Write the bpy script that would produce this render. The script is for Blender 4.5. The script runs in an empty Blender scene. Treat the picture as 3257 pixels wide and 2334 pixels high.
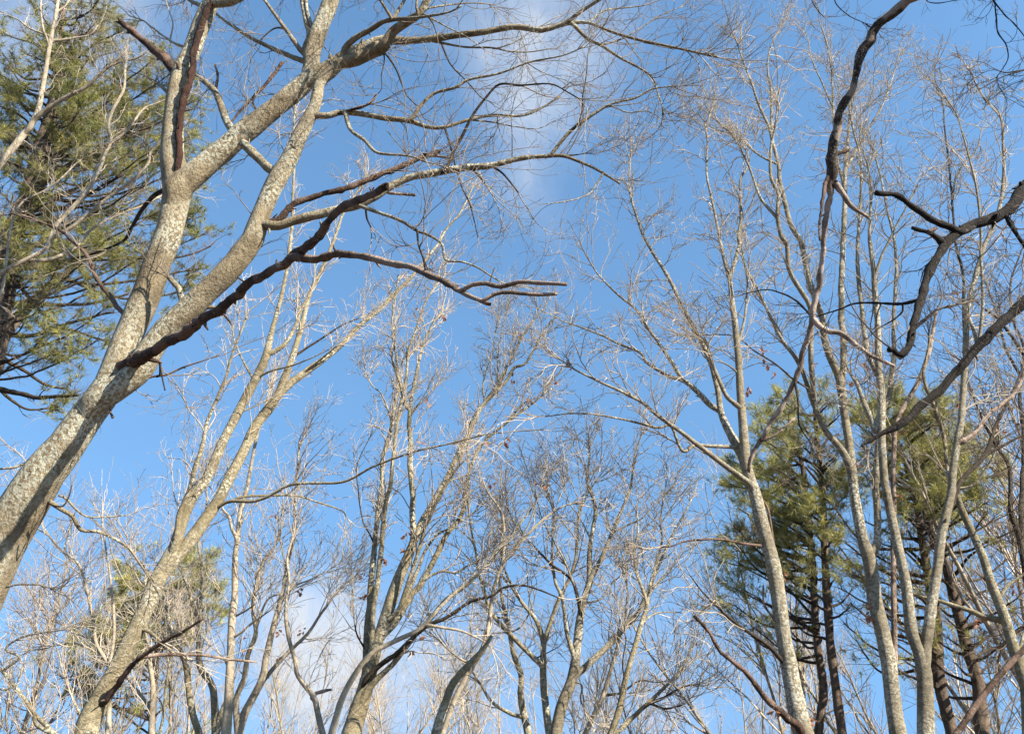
import bpy, math, random
import numpy as np
from mathutils import Vector, noise as mnoise

scene = bpy.context.scene
# ------------------------------------------------------------------ camera
PITCH = math.radians(30.0)
F = 5340.0                      # focal length in trace units (image is 6804 x 4870 units)
CX, CY = 3402.0, 2437.0
CAM_H = 1.6
cam_d = bpy.data.cameras.new("camera")
cam_d.angle = 2 * math.atan(CX / F)
cam_d.clip_start = 0.05
cam_d.clip_end = 2000
cam = bpy.data.objects.new("camera", cam_d)
cam.location = (0, 0, CAM_H)
cam.rotation_euler = (math.radians(90) + PITCH, 0, 0)
scene.collection.objects.link(cam)
scene.camera = cam

# ------------------------------------------------------------------ light
SUN_EL, SUN_AZ = math.radians(33), math.radians(54)   # azimuth: to the right of straight behind the viewer
sd = Vector((math.sin(SUN_AZ) * math.cos(SUN_EL), -math.cos(SUN_AZ) * math.cos(SUN_EL), math.sin(SUN_EL)))
sun_d = bpy.data.lights.new("sun", 'SUN')
sun_d.energy = 5.0
sun_d.angle = math.radians(0.5)
sun_d.color = (1.0, 0.93, 0.80)
sun = bpy.data.objects.new("sun", sun_d)
sun.rotation_euler = sd.to_track_quat('Z', 'Y').to_euler()
scene.collection.objects.link(sun)

scene.view_settings.view_transform = 'Standard'
scene.view_settings.look = 'None'
scene.view_settings.gamma = 1
scene.view_settings.exposure = 1.42

def ray(gx, gy):
    x = (gx - CX) / F
    y = (CY - gy) / F
    return np.array([x, math.cos(PITCH) - y * math.sin(PITCH), math.sin(PITCH) + y * math.cos(PITCH)])

def unproject(gx, gy, D):
    r = ray(gx, gy)
    t = D / r[1]
    return np.array([0, 0, CAM_H]) + r * t, t

# ------------------------------------------------------------------ world: sky and thin cloud
SKY_STRENGTH = 0.104
world = bpy.data.worlds.new("World")
scene.world = world
world.use_nodes = True
wn, wl = world.node_tree.nodes, world.node_tree.links
wn.clear()
wout = wn.new('ShaderNodeOutputWorld')
wbg = wn.new('ShaderNodeBackground')
wbg.inputs['Strength'].default_value = SKY_STRENGTH
wl.new(wbg.outputs[0], wout.inputs[0])
sky = wn.new('ShaderNodeTexSky')
sky.sky_type = 'NISHITA'
sky.sun_disc = False
sky.sun_elevation = SUN_EL
sky.sun_rotation = math.pi - SUN_AZ
sky.altitude = 200
sky.air_density = 1.0
sky.dust_density = 0.3
sky.ozone_density = 1.6

# the low sky stays as blue as the high sky here: look it up at a somewhat raised elevation
sk_tc = wn.new('ShaderNodeTexCoord')
sk_ma = wn.new('ShaderNodeVectorMath'); sk_ma.operation = 'MULTIPLY_ADD'
wl.new(sk_tc.outputs['Generated'], sk_ma.inputs[0]); sk_ma.inputs[1].default_value = (1, 1, .45); sk_ma.inputs[2].default_value = (0, 0, .45)
sk_no = wn.new('ShaderNodeVectorMath'); sk_no.operation = 'NORMALIZE'
wl.new(sk_ma.outputs[0], sk_no.inputs[0]); wl.new(sk_no.outputs[0], sky.inputs['Vector'])

def wmath(op, a, b=None, c=None):
    n = wn.new('ShaderNodeMath'); n.operation = op
    for i, v in enumerate((a, b, c)):
        if v is None: continue
        if isinstance(v, (int, float)): n.inputs[i].default_value = v
        else: wl.new(v, n.inputs[i])
    return n.outputs[0]
tc = wn.new('ShaderNodeTexCoord')
dirv = tc.outputs['Generated']
nz = wn.new('ShaderNodeTexNoise'); nz.inputs['Scale'].default_value = 7; nz.inputs['Detail'].default_value = 7; nz.inputs['Roughness'].default_value = 0.6
wl.new(dirv, nz.inputs['Vector'])
warp = wn.new('ShaderNodeVectorMath'); warp.operation = 'MULTIPLY_ADD'
wl.new(nz.outputs['Color'], warp.inputs[0]); warp.inputs[1].default_value = (0.10, 0.10, 0.10)
wl.new(dirv, warp.inputs[2])
cloud = None
# clouds given by the direction they stand in (azimuth/elevation come from the ray) and angular size
for gx, gy, rad, amt in [(3540, -100, .12, .30), (3590, 250, .09, .30), (3640, 560, .075, .28), (3600, 850, .06, .26), (3500, 1180, .04, .30), (3640, 1450, .035, .12),
                         (2050, 4230, .07, .8), (2250, 4400, .075, .6), (2600, 4700, .12, .45), (1700, 4050, .06, .2),
                         (700, 20, .09, .30), (60, 100, .10, .35), (1300, 4500, .10, .25), (4300, 5000, .2, .2)]:
    d = ray(gx, gy); d = d / np.linalg.norm(d) + 0.05
    dist = wn.new('ShaderNodeVectorMath'); dist.operation = 'DISTANCE'
    wl.new(warp.outputs[0], dist.inputs[0]); dist.inputs[1].default_value = tuple(d)
    mr = wn.new('ShaderNodeMapRange'); mr.interpolation_type = 'SMOOTHSTEP'
    mr.inputs['From Min'].default_value = rad * 1.5; mr.inputs['From Max'].default_value = 0.0
    mr.inputs['To Min'].default_value = 0; mr.inputs['To Max'].default_value = amt
    wl.new(dist.outputs['Value'], mr.inputs['Value'])
    cloud = mr.outputs[0] if cloud is None else wmath('ADD', cloud, mr.outputs[0])
nz2 = wn.new('ShaderNodeTexNoise'); nz2.inputs['Scale'].default_value = 11; nz2.inputs['Detail'].default_value = 8; nz2.inputs['Roughness'].default_value = 0.62
cmap = wn.new('ShaderNodeMapping'); cmap.inputs['Scale'].default_value = (1.9, .8, .8); cmap.inputs['Rotation'].default_value = (0, .35, .3)
wl.new(warp.outputs[0], cmap.inputs['Vector']); wl.new(cmap.outputs[0], nz2.inputs['Vector'])
cm = wn.new('ShaderNodeMapRange'); cm.inputs['From Min'].default_value = .34; cm.inputs['From Max'].default_value = .66
cm.inputs['To Min'].default_value = .45; cm.inputs['To Max'].default_value = 1.15
wl.new(nz2.outputs['Fac'], cm.inputs['Value'])
cfac = wmath('MULTIPLY', cloud, cm.outputs[0])
cfac = wmath('MINIMUM', cfac, 0.92)
tint = wn.new('ShaderNodeMix'); tint.data_type = 'RGBA'; tint.blend_type = 'MULTIPLY'; tint.inputs[0].default_value = 1.0
wl.new(sky.outputs[0], tint.inputs[6]); tint.inputs[7].default_value = (.86, 1.10, 1.14, 1)
cmix = wn.new('ShaderNodeMix'); cmix.data_type = 'RGBA'
wl.new(cfac, cmix.inputs[0]); wl.new(tint.outputs[2], cmix.inputs[6])
cmix.inputs[7].default_value = (2.9, 3.1, 3.4, 1)
wl.new(cmix.outputs[2], wbg.inputs['Color'])

# ------------------------------------------------------------------ materials
def ramp(nodes, stops):
    r = nodes.new('ShaderNodeValToRGB')
    el = r.color_ramp.elements
    while len(el) < len(stops): el.new(0.5)
    for e, (p, c) in zip(el, stops):
        e.position = p; e.color = (*c, 1)
    return r

def bark(name, dark, light, lichen=(.50, .50, .42), lichen_amt=.0, scale=9.0, stretch=.35, bump=.5, rough=.9, spots=True, peel=None):
    m = bpy.data.materials.new(name); m.use_nodes = True
    n, l = m.node_tree.nodes, m.node_tree.links
    b = n['Principled BSDF']
    b.inputs['Roughness'].default_value = rough
    b.inputs['Specular IOR Level'].default_value = .25
    t = n.new('ShaderNodeTexCoord')
    mp = n.new('ShaderNodeMapping'); mp.inputs['Scale'].default_value = (1, 1, stretch)
    l.new(t.outputs['Object'], mp.inputs['Vector'])
    a = n.new('ShaderNodeTexNoise'); a.inputs['Scale'].default_value = scale; a.inputs['Detail'].default_value = 6; a.inputs['Roughness'].default_value = .65
    l.new(mp.outputs[0], a.inputs['Vector'])
    r = ramp(n, [(.3, dark), (.68, light)])
    l.new(a.outputs['Fac'], r.inputs[0])
    col = r.outputs[0]
    # broad tone changes along a stem
    w = n.new('ShaderNodeTexNoise'); w.inputs['Scale'].default_value = 1.3; w.inputs['Detail'].default_value = 3
    l.new(t.outputs['Object'], w.inputs['Vector'])
    wr = ramp(n, [(.3, (.72, .70, .66)), (.7, (1.15, 1.13, 1.08))])
    l.new(w.outputs['Fac'], wr.inputs[0])
    mx = n.new('ShaderNodeMix'); mx.data_type = 'RGBA'; mx.blend_type = 'MULTIPLY'; mx.inputs[0].default_value = 1
    l.new(col, mx.inputs[6]); l.new(wr.outputs[0], mx.inputs[7]); col = mx.outputs[2]
    if spots:      # dark cracks, scars and damp marks
        cr = n.new('ShaderNodeTexNoise'); cr.inputs['Scale'].default_value = scale * 2.2; cr.inputs['Detail'].default_value = 8; cr.inputs['Roughness'].default_value = .72
        mp3 = n.new('ShaderNodeMapping'); mp3.inputs['Scale'].default_value = (1, 1, 2.6); mp3.inputs['Location'].default_value = (1.7, 4.2, 9.1)
        l.new(t.outputs['Object'], mp3.inputs['Vector']); l.new(mp3.outputs[0], cr.inputs['Vector'])
        crr = ramp(n, [(.34, (.42, .38, .34)), (.47, (1, 1, 1))]); l.new(cr.outputs['Fac'], crr.inputs[0])
        mx = n.new('ShaderNodeMix'); mx.data_type = 'RGBA'; mx.blend_type = 'MULTIPLY'; mx.inputs[0].default_value = 1
        l.new(col, mx.inputs[6]); l.new(crr.outputs[0], mx.inputs[7]); col = mx.outputs[2]
    if peel:
        p = n.new('ShaderNodeTexNoise'); p.inputs['Scale'].default_value = 4; p.inputs['Detail'].default_value = 4
        l.new(t.outputs['Object'], p.inputs['Vector'])
        pr = ramp(n, [(.47, (0, 0, 0)), (.55, (1, 1, 1))]); l.new(p.outputs['Fac'], pr.inputs[0])
        mx = n.new('ShaderNodeMix'); mx.data_type = 'RGBA'
        l.new(pr.outputs[0], mx.inputs[0]); l.new(col, mx.inputs[6]); mx.inputs[7].default_value = (*peel, 1); col = mx.outputs[2]
    if lichen_amt > 0:
        q = n.new('ShaderNodeTexNoise'); q.inputs['Scale'].default_value = scale * 3.2; q.inputs['Detail'].default_value = 5; q.inputs['Roughness'].default_value = .6
        mp2 = n.new('ShaderNodeMapping'); mp2.inputs['Location'].default_value = (3.1, 7.7, 1.3)
        l.new(t.outputs['Object'], mp2.inputs['Vector']); l.new(mp2.outputs[0], q.inputs['Vector'])
        th = .66 - lichen_amt * .2
        qr = ramp(n, [(th, (0, 0, 0)), (th + .035, (1, 1, 1))]); l.new(q.outputs['Fac'], qr.inputs[0])
        mx = n.new('ShaderNodeMix'); mx.data_type = 'RGBA'
        # lichen keeps to some stretches of the stem
        zr = ramp(n, [(.42, (.0, .0, .0)), (.62, (1, 1, 1))])
        w2 = n.new('ShaderNodeTexNoise'); w2.inputs['Scale'].default_value = 1.9; w2.inputs['Detail'].default_value = 2
        l.new(mp2.outputs[0], w2.inputs['Vector']); l.new(w2.outputs['Fac'], zr.inputs[0])
        mm = n.new('ShaderNodeMath'); mm.operation = 'MULTIPLY'
        l.new(qr.outputs[0], mm.inputs[0]); l.new(zr.outputs[0], mm.inputs[1])
        l.new(mm.outputs[0], mx.inputs[0]); l.new(col, mx.inputs[6]); mx.inputs[7].default_value = (*lichen, 1); col = mx.outputs[2]
    l.new(col, b.inputs['Base Color'])
    if bump:
        # fine furrows across and along the stem
        f = n.new('ShaderNodeTexNoise'); f.inputs['Scale'].default_value = scale * 4.5; f.inputs['Detail'].default_value = 7; f.inputs['Roughness'].default_value = .7
        l.new(mp.outputs[0], f.inputs['Vector'])
        ad = n.new('ShaderNodeMath'); ad.operation = 'ADD'
        l.new(a.outputs['Fac'], ad.inputs[0]); l.new(f.outputs['Fac'], ad.inputs[1])
        bp = n.new('ShaderNodeBump'); bp.inputs['Strength'].default_value = bump; bp.inputs['Distance'].default_value = .035
        l.new(ad.outputs[0], bp.inputs['Height']); l.new(bp.outputs[0], b.inputs['Normal'])
    return m

M = {
    'oak':   bark('bark_grey_tan', (.145, .114, .072), (.37, .30, .198), (.50, .48, .37), .9, 11, .5, 1.0),
    'olive': bark('bark_olive_grey', (.14, .116, .07), (.36, .30, .19), (.50, .475, .37), .75, 11, 1.6, .8),
    'grey':  bark('bark_smooth_grey', (.13, .11, .077), (.35, .297, .21), (.50, .475, .38), .75, 11, 1.6, .8),
    'pale':  bark('bark_pale', (.22, .18, .13), (.44, .375, .285), (.5, .46, .39), .3, 12, 1, .4),
    'dead':  bark('dead_wood_brown', (.035, .022, .016), (.13, .078, .054), (.30, .26, .20), .35, 16, .4, 1.0, peel=(.20, .125, .088)),
    'deadpale': bark('dead_wood_peeling', (.08, .05, .035), (.30, .21, .155), (.42, .38, .30), .35, 16, .4, 1.0, peel=(.42, .31, .235)),
    'deadmix': bark('dead_wood_patchy', (.022, .015, .012), (.10, .066, .048), (.36, .33, .25), .5, 16, .4, 1.0, peel=(.34, .255, .195)),
    'deadpink': bark('dead_wood_pinkish', (.15, .105, .08), (.42, .32, .25), (.42, .38, .30), .3, 16, .4, 1.0, peel=(.50, .385, .305)),
    'darkred': bark('dark_red_strip_shaded', (.022, .011, .008), (.085, .038, .025), (.2, .17, .13), .1, 14, .3, 1.0),  # strip along the leaning trunk, its colour darkened as if in shade
    'black': bark('bark_blackish', (.011, .008, .007), (.042, .031, .024), (.11, .10, .075), .3, 14, .6, 1.0),
    'dark':  bark('bark_dark_brown', (.030, .021, .015), (.10, .074, .052), (.22, .20, .15), .3, 14, .6, 1.0),
    'pine':  bark('bark_pine_plates', (.045, .033, .025), (.23, .165, .12), (.20, .17, .13), .3, 13, .5, 1.0),
    'twig':  bark('twig_grey', (.30, .25, .195), (.60, .515, .415), scale=3, bump=0),
    'twigm': bark('twig_mid_grey', (.13, .105, .08), (.38, .32, .255), scale=3, bump=0),
    'twigd': bark('twig_dark', (.07, .052, .040), (.24, .19, .145), scale=3, bump=0),
    'twigr': bark('twig_reddish', (.28, .225, .18), (.56, .47, .385), scale=3, bump=0),
}

def needle_mat(name, c1, c2):
    m = bpy.data.materials.new(name); m.use_nodes = True
    n, l = m.node_tree.nodes, m.node_tree.links
    b = n['Principled BSDF']; b.inputs['Roughness'].default_value = .55
    b.inputs['Specular IOR Level'].default_value = .35
    t = n.new('ShaderNodeTexCoord')
    a = n.new('ShaderNodeTexNoise'); a.inputs['Scale'].default_value = 2.2; a.inputs['Detail'].default_value = 4
    l.new(t.outputs['Object'], a.inputs['Vector'])
    r = ramp(n, [(.32, c1), (.66, c2)]); l.new(a.outputs['Fac'], r.inputs[0])
    l.new(r.outputs[0], b.inputs['Base Color'])
    tr = n.new('ShaderNodeBsdfTranslucent'); l.new(r.outputs[0], tr.inputs['Color'])
    mix = n.new('ShaderNodeMixShader'); mix.inputs[0].default_value = .3
    l.new(b.outputs[0], mix.inputs[1]); l.new(tr.outputs[0], mix.inputs[2])
    l.new(mix.outputs[0], n['Material Output'].inputs['Surface'])
    return m
M['needle'] = needle_mat('pine_needles', (.095, .11, .032), (.37, .335, .10))
M['needle2'] = needle_mat('pine_needles_far', (.165, .17, .052), (.52, .47, .155))
M['leaf'] = needle_mat('dead_oak_leaf', (.22, .09, .045), (.42, .20, .11))

# ------------------------------------------------------------------ geometry helpers
class Rec: pass

def link(o): scene.collection.objects.link(o)

def mesh_from(name, V, Q, mat, parent=None, tris=None, smooth=True):
    me = bpy.data.meshes.new(name)
    V = np.asarray(V, dtype=np.float32)
    nq = 0 if Q is None else len(Q)
    nt = 0 if tris is None else len(tris)
    me.vertices.add(len(V)); me.vertices.foreach_set('co', V.ravel())
    loops = []
    if nq: loops.append(np.asarray(Q, dtype=np.int32).ravel())
    if nt: loops.append(np.asarray(tris, dtype=np.int32).ravel())
    lp = np.concatenate(loops)
    me.loops.add(len(lp)); me.loops.foreach_set('vertex_index', lp)
    starts = np.concatenate([np.arange(nq) * 4, nq * 4 + np.arange(nt) * 3]).astype(np.int32)
    me.polygons.add(nq + nt); me.polygons.foreach_set('loop_start', starts)
    me.polygons.foreach_set('loop_total', np.concatenate([np.full(nq, 4), np.full(nt, 3)]).astype(np.int32))
    me.polygons.foreach_set('use_smooth', np.full(nq + nt, smooth))
    me.update(calc_edges=True)
    me.materials.append(mat)
    o = bpy.data.objects.new(name, me); link(o)
    if parent is not None: o.parent = parent
    return o

def tubes(P, R, sides):
    """P (N,k,3), R (N,k) -> vertices, quads for N open-ended tubes that share k"""
    N, k, _ = P.shape
    T = np.gradient(P, axis=1)
    T /= np.linalg.norm(T, axis=2, keepdims=True) + 1e-9
    ref = np.tile(np.array([[0.31, 0.77, 0.12]]), (N, 1))
    mean = T.mean(axis=1)
    bad = np.abs((mean * ref).sum(1)) > .75 * np.linalg.norm(ref[0])
    ref[bad] = (0.8, -.2, .3)
    U = np.cross(T, ref[:, None, :]); U /= np.linalg.norm(U, axis=2, keepdims=True) + 1e-9
    W = np.cross(T, U)
    a = np.arange(sides) * 2 * math.pi / sides
    ring = U[:, :, None, :] * np.cos(a)[None, None, :, None] + W[:, :, None, :] * np.sin(a)[None, None, :, None]
    V = P[:, :, None, :] + ring * R[:, :, None, None]
    idx = np.arange(N * k * sides).reshape(N, k, sides)
    A = idx[:, :-1, :]; B = np.roll(A, -1, axis=2); D = idx[:, 1:, :]; C = np.roll(D, -1, axis=2)
    Q = np.stack([A, B, C, D], axis=3).reshape(-1, 4)
    return V.reshape(-1, 3), Q

def resample(P, W, step):
    """Catmull-Rom through P with widths W"""
    P = np.asarray(P, float); n = len(P)
    ext = np.vstack([2 * P[0] - P[1], P, 2 * P[-1] - P[-2]])
    out, ow = [], []
    for i in range(n - 1):
        p0, p1, p2, p3 = ext[i], ext[i + 1], ext[i + 2], ext[i + 3]
        L = np.linalg.norm(p2 - p1)
        k = max(2, int(math.ceil(L / step)))
        t = np.arange(k)[:, None] / k
        out.append(.5 * (2 * p1 + (p2 - p0) * t + (2 * p0 - 5 * p1 + 4 * p2 - p3) * t ** 2 + (3 * p1 - p0 - 3 * p2 + p3) * t ** 3))
        ow.append(W[i] + (W[i + 1] - W[i]) * t[:, 0])
    out.append(P[-1:]); ow.append(np.array([W[-1]]))
    return np.vstack(out), np.concatenate(ow)

def stem_mesh(name, P, R, mat, parent, origin, rng, rough=.06, wig=0.0, broken=False, knob=0.0, stubs=0):
    """one tapering limb with an uneven outline, closed at both ends"""
    k = len(P)
    P = P.copy(); R = R.copy()
    if knob >= .3:      # crooked, kinked old wood
        ph = rng.uniform(0, 50)
        for i in range(1, k):
            P[i] += np.array(mnoise.noise_vector(Vector(P[i] * 7 + ph))) * min(R[i] * .55, .02)
    if knob > 0:
        ph = rng.uniform(0, 99)
        for i in range(k): R[i] *= 1 + knob * mnoise.noise(Vector((i * .55 + ph, 0, 0))) + knob * max(0, mnoise.noise(Vector((i * 1.3, ph, 4))) - .25) * 1.6
    if wig > 0:
        ph = rng.uniform(0, 50)
        for i in range(1, k):
            q = Vector((P[i][0] * 3 + ph, P[i][1] * 3, P[i][2] * 3))
            P[i] += np.array(mnoise.noise_vector(q)) * wig * min(1, i / 4)
    rm = R.max()
    sides = 14 if rm > .09 else 10 if rm > .04 else 7 if rm > .018 else 5
    V, Q = tubes(P[None], R[None], sides)
    V = V.reshape(k, sides, 3)
    if rm > .012:
        ph = rng.uniform(0, 90)
        for i in range(k):
            c = P[i]
            for j in range(sides):
                q = V[i, j]
                s = 5 / max(rm, .03) * .1
                nv = mnoise.noise(Vector((q[0] * s + ph, q[1] * s, q[2] * s * .7))) + .5 * mnoise.noise(Vector((q[0] * s * 3.1, q[1] * s * 3.1 + ph, q[2] * s * 2)))
                V[i, j] = c + (q - c) * (1 + rough * 1.3 * nv)
        if broken:      # splintered end
            T = P[-1] - P[-2]; T /= np.linalg.norm(T)
            for j in range(sides):
                V[-1, j] += T * R[-1] * rng.uniform(-1.2, 2.0)
    V = V.reshape(-1, 3)
    n0 = len(V)
    V = np.vstack([V, P[:1], P[-1:]])
    j = np.arange(sides); jn = (j + 1) % sides
    last = (k - 1) * sides
    tr = np.vstack([np.stack([jn, j, np.full(sides, n0)], 1), np.stack([last + j, last + jn, np.full(sides, n0 + 1)], 1)])
    if stubs and k > 6:      # short snapped side shoots and bark flakes standing off the limb
        for _ in range(stubs):
            i = rng.randrange(3, k - 2); T = P[i + 1] - P[i]; T /= np.linalg.norm(T)
            d = np.cross(T, [rng.gauss(0, 1) for _ in range(3)]); d /= np.linalg.norm(d) + 1e-9
            d = d + T * rng.uniform(.1, .9); ln = R[i] * rng.choice([1.25, 1.4, 1.5, 1.7, 2.4]) + .006; r0 = R[i] * rng.uniform(.2, .42)
            c = np.array([P[i], P[i] + d * ln * .6, P[i] + d * ln + T * ln * rng.uniform(-.2, .3)])
            v2, q2 = tubes(c[None], np.array([[r0 * 1.3, r0, r0 * .45]]), 5)
            Q = np.vstack([Q, q2 + len(V)]); V = np.vstack([V, v2])
    return mesh_from(name, V - origin, Q, mat, parent, tr)

def norm(v): return v / (np.linalg.norm(v, axis=-1, keepdims=True) + 1e-9)

def grow(P, R, count, nrg, t0=.25, t1=1.0, length=(.4, .9), k=7, angle=(25, 55), up=.05, jit=.25, rfac=.65, rmax=.01, rtip=.0015, tipbias=1.0, lenpow=0.0):
    """children of the tubes P (list of (k,3) arrays or one (N,k,3) array); returns (M,k,3),(M,k)"""
    if len(P) == 0 or count == 0: return np.zeros((0, k, 3)), np.zeros((0, k))
    N, kk, _ = P.shape
    sel = nrg.integers(0, N, count)
    u = t0 + (t1 - t0) * nrg.random(count) ** (1 / tipbias)
    fi = np.clip(u * (kk - 1), 0, kk - 1.001); i0 = fi.astype(int); fr = (fi - i0)[:, None]
    p = P[sel, i0] * (1 - fr) + P[sel, i0 + 1] * fr
    r = R[sel, i0]
    tan = norm(P[sel, i0 + 1] - P[sel, i0])
    rnd = norm(nrg.normal(size=(count, 3)))
    perp = norm(np.cross(tan, rnd))
    a = np.radians(nrg.uniform(*angle, count))[:, None]
    d = norm(tan * np.cos(a) + perp * np.sin(a))
    L = nrg.uniform(*length, count) * (1 - .55 * u * (lenpow > 0))
    st = (L / (k - 1))[:, None]
    C = np.empty((count, k, 3)); C[:, 0] = p
    upv = np.array([0, 0, 1.0])
    bend = nrg.normal(size=(count, 3)) * jit * .35
    for i in range(1, k):
        d = norm(d + nrg.normal(size=(count, 3)) * jit * .6 + bend + upv * up)
        C[:, i] = C[:, i - 1] + d * st
    r0 = np.minimum(r * rfac, rmax)
    r0 = np.maximum(r0, rtip)
    s = np.linspace(0, 1, k)[None]
    RR = r0[:, None] * (1 - s) + rtip * s
    return C, RR

def chunks(curves, radii, k=9):
    """cut dense limb polylines to a common point count"""
    out, orr = [], []
    for P, R in zip(curves, radii):
        idx = np.linspace(0, len(P) - 1, k)
        i0 = np.minimum(idx.astype(int), len(P) - 2); fr = (idx - i0)
        out.append(P[i0] * (1 - fr)[:, None] + P[i0 + 1] * fr[:, None])
        orr.append(R[i0] * (1 - fr) + R[i0 + 1] * fr)
    return np.array(out), np.array(orr)

def twig_mesh(name, sets, mat, parent, origin, sides=3):
    Vs, Qs, off = [], [], 0
    for P, R in sets:
        if len(P) == 0: continue
        V, Q = tubes(P, R, sides)
        Vs.append(V); Qs.append(Q + off); off += len(V)
    if not Vs: return None
    o = mesh_from(name, np.vstack(Vs) - origin, np.vstack(Qs), mat, parent)
    o['kind'] = 'stuff'
    return o

def thing(name, loc, label, cat, group=None):
    o = bpy.data.objects.new(name, None); o.empty_display_size = .3
    o.location = loc; link(o)
    o['label'] = label; o['category'] = cat
    if group: o['group'] = group
    return o

# ------------------------------------------------------------------ ground
def make_ground():
    m = bpy.data.materials.new('leaf_litter'); m.use_nodes = True
    n, l = m.node_tree.nodes, m.node_tree.links
    b = n['Principled BSDF']; b.inputs['Roughness'].default_value = .95
    t = n.new('ShaderNodeTexCoord')
    a = n.new('ShaderNodeTexVoronoi'); a.inputs['Scale'].default_value = 14
    l.new(t.outputs['Object'], a.inputs['Vector'])
    r = ramp(n, [(0, (.035, .022, .013)), (.5, (.075, .048, .03)), (1, (.12, .083, .055))])
    sep = n.new('ShaderNodeSeparateColor'); l.new(a.outputs['Color'], sep.inputs[0]); l.new(sep.outputs[0], r.inputs[0])
    l.new(r.outputs[0], b.inputs['Base Color'])
    bp = n.new('ShaderNodeBump'); bp.inputs['Strength'].default_value = .6; l.new(a.outputs['Distance'], bp.inputs['Height']); l.new(bp.outputs[0], b.inputs['Normal'])
    g = 81; ext = np.linspace(-1, 1, g); ext = np.sign(ext) * np.abs(ext) ** 2 * 600
    X, Y = np.meshgrid(ext, ext)
    Z = np.array([[mnoise.noise(Vector((x * .12, y * .12, 0))) * .12 + mnoise.noise(Vector((x * .01, y * .01, 5))) * .3 for x in ext] for y in ext]) - .15
    V = np.stack([X, Y, Z], 2).reshape(-1, 3)
    i = np.arange(g * g).reshape(g, g)
    Q = np.stack([i[:-1, :-1], i[:-1, 1:], i[1:, 1:], i[1:, :-1]], 2).reshape(-1, 4)
    o = mesh_from('ground', V, Q, m); o['kind'] = 'structure'
make_ground()

# ------------------------------------------------------------------ traced trees
ALL = []      # every traced limb, for hanging dead leaves on the nearest one

def parse(line):
    head, body = line.split(':')
    h = head.split()
    kind, tile, w0, w1 = h[0], h[1], float(h[2]), float(h[3])
    opts = dict(x.split('=') for x in h[4:])
    pts = []; ti, tj = int(tile[0]), int(tile[1])
    for tok in body.split():
        if tok[0] == '@': ti, tj = int(tok[1]), int(tok[2]); continue
        v = [float(a) for a in tok.split(',')]
        pts.append((v[0] + 2268 * ti, v[1] + 1625 * tj, v[2] if len(v) > 2 else None))
    G = np.array([(p[0], p[1]) for p in pts])
    s = np.concatenate([[0], np.cumsum(np.linalg.norm(np.diff(G, axis=0), axis=1))]); s /= s[-1]
    ks = [0.0] + [s[i] for i, p in enumerate(pts) if p[2] and 0 < i < len(pts) - 1] + [1.0]
    kw = [w0] + [p[2] for i, p in enumerate(pts) if p[2] and 0 < i < len(pts) - 1] + [w1]
    return kind, G, np.interp(s, ks, kw), s, opts

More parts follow.
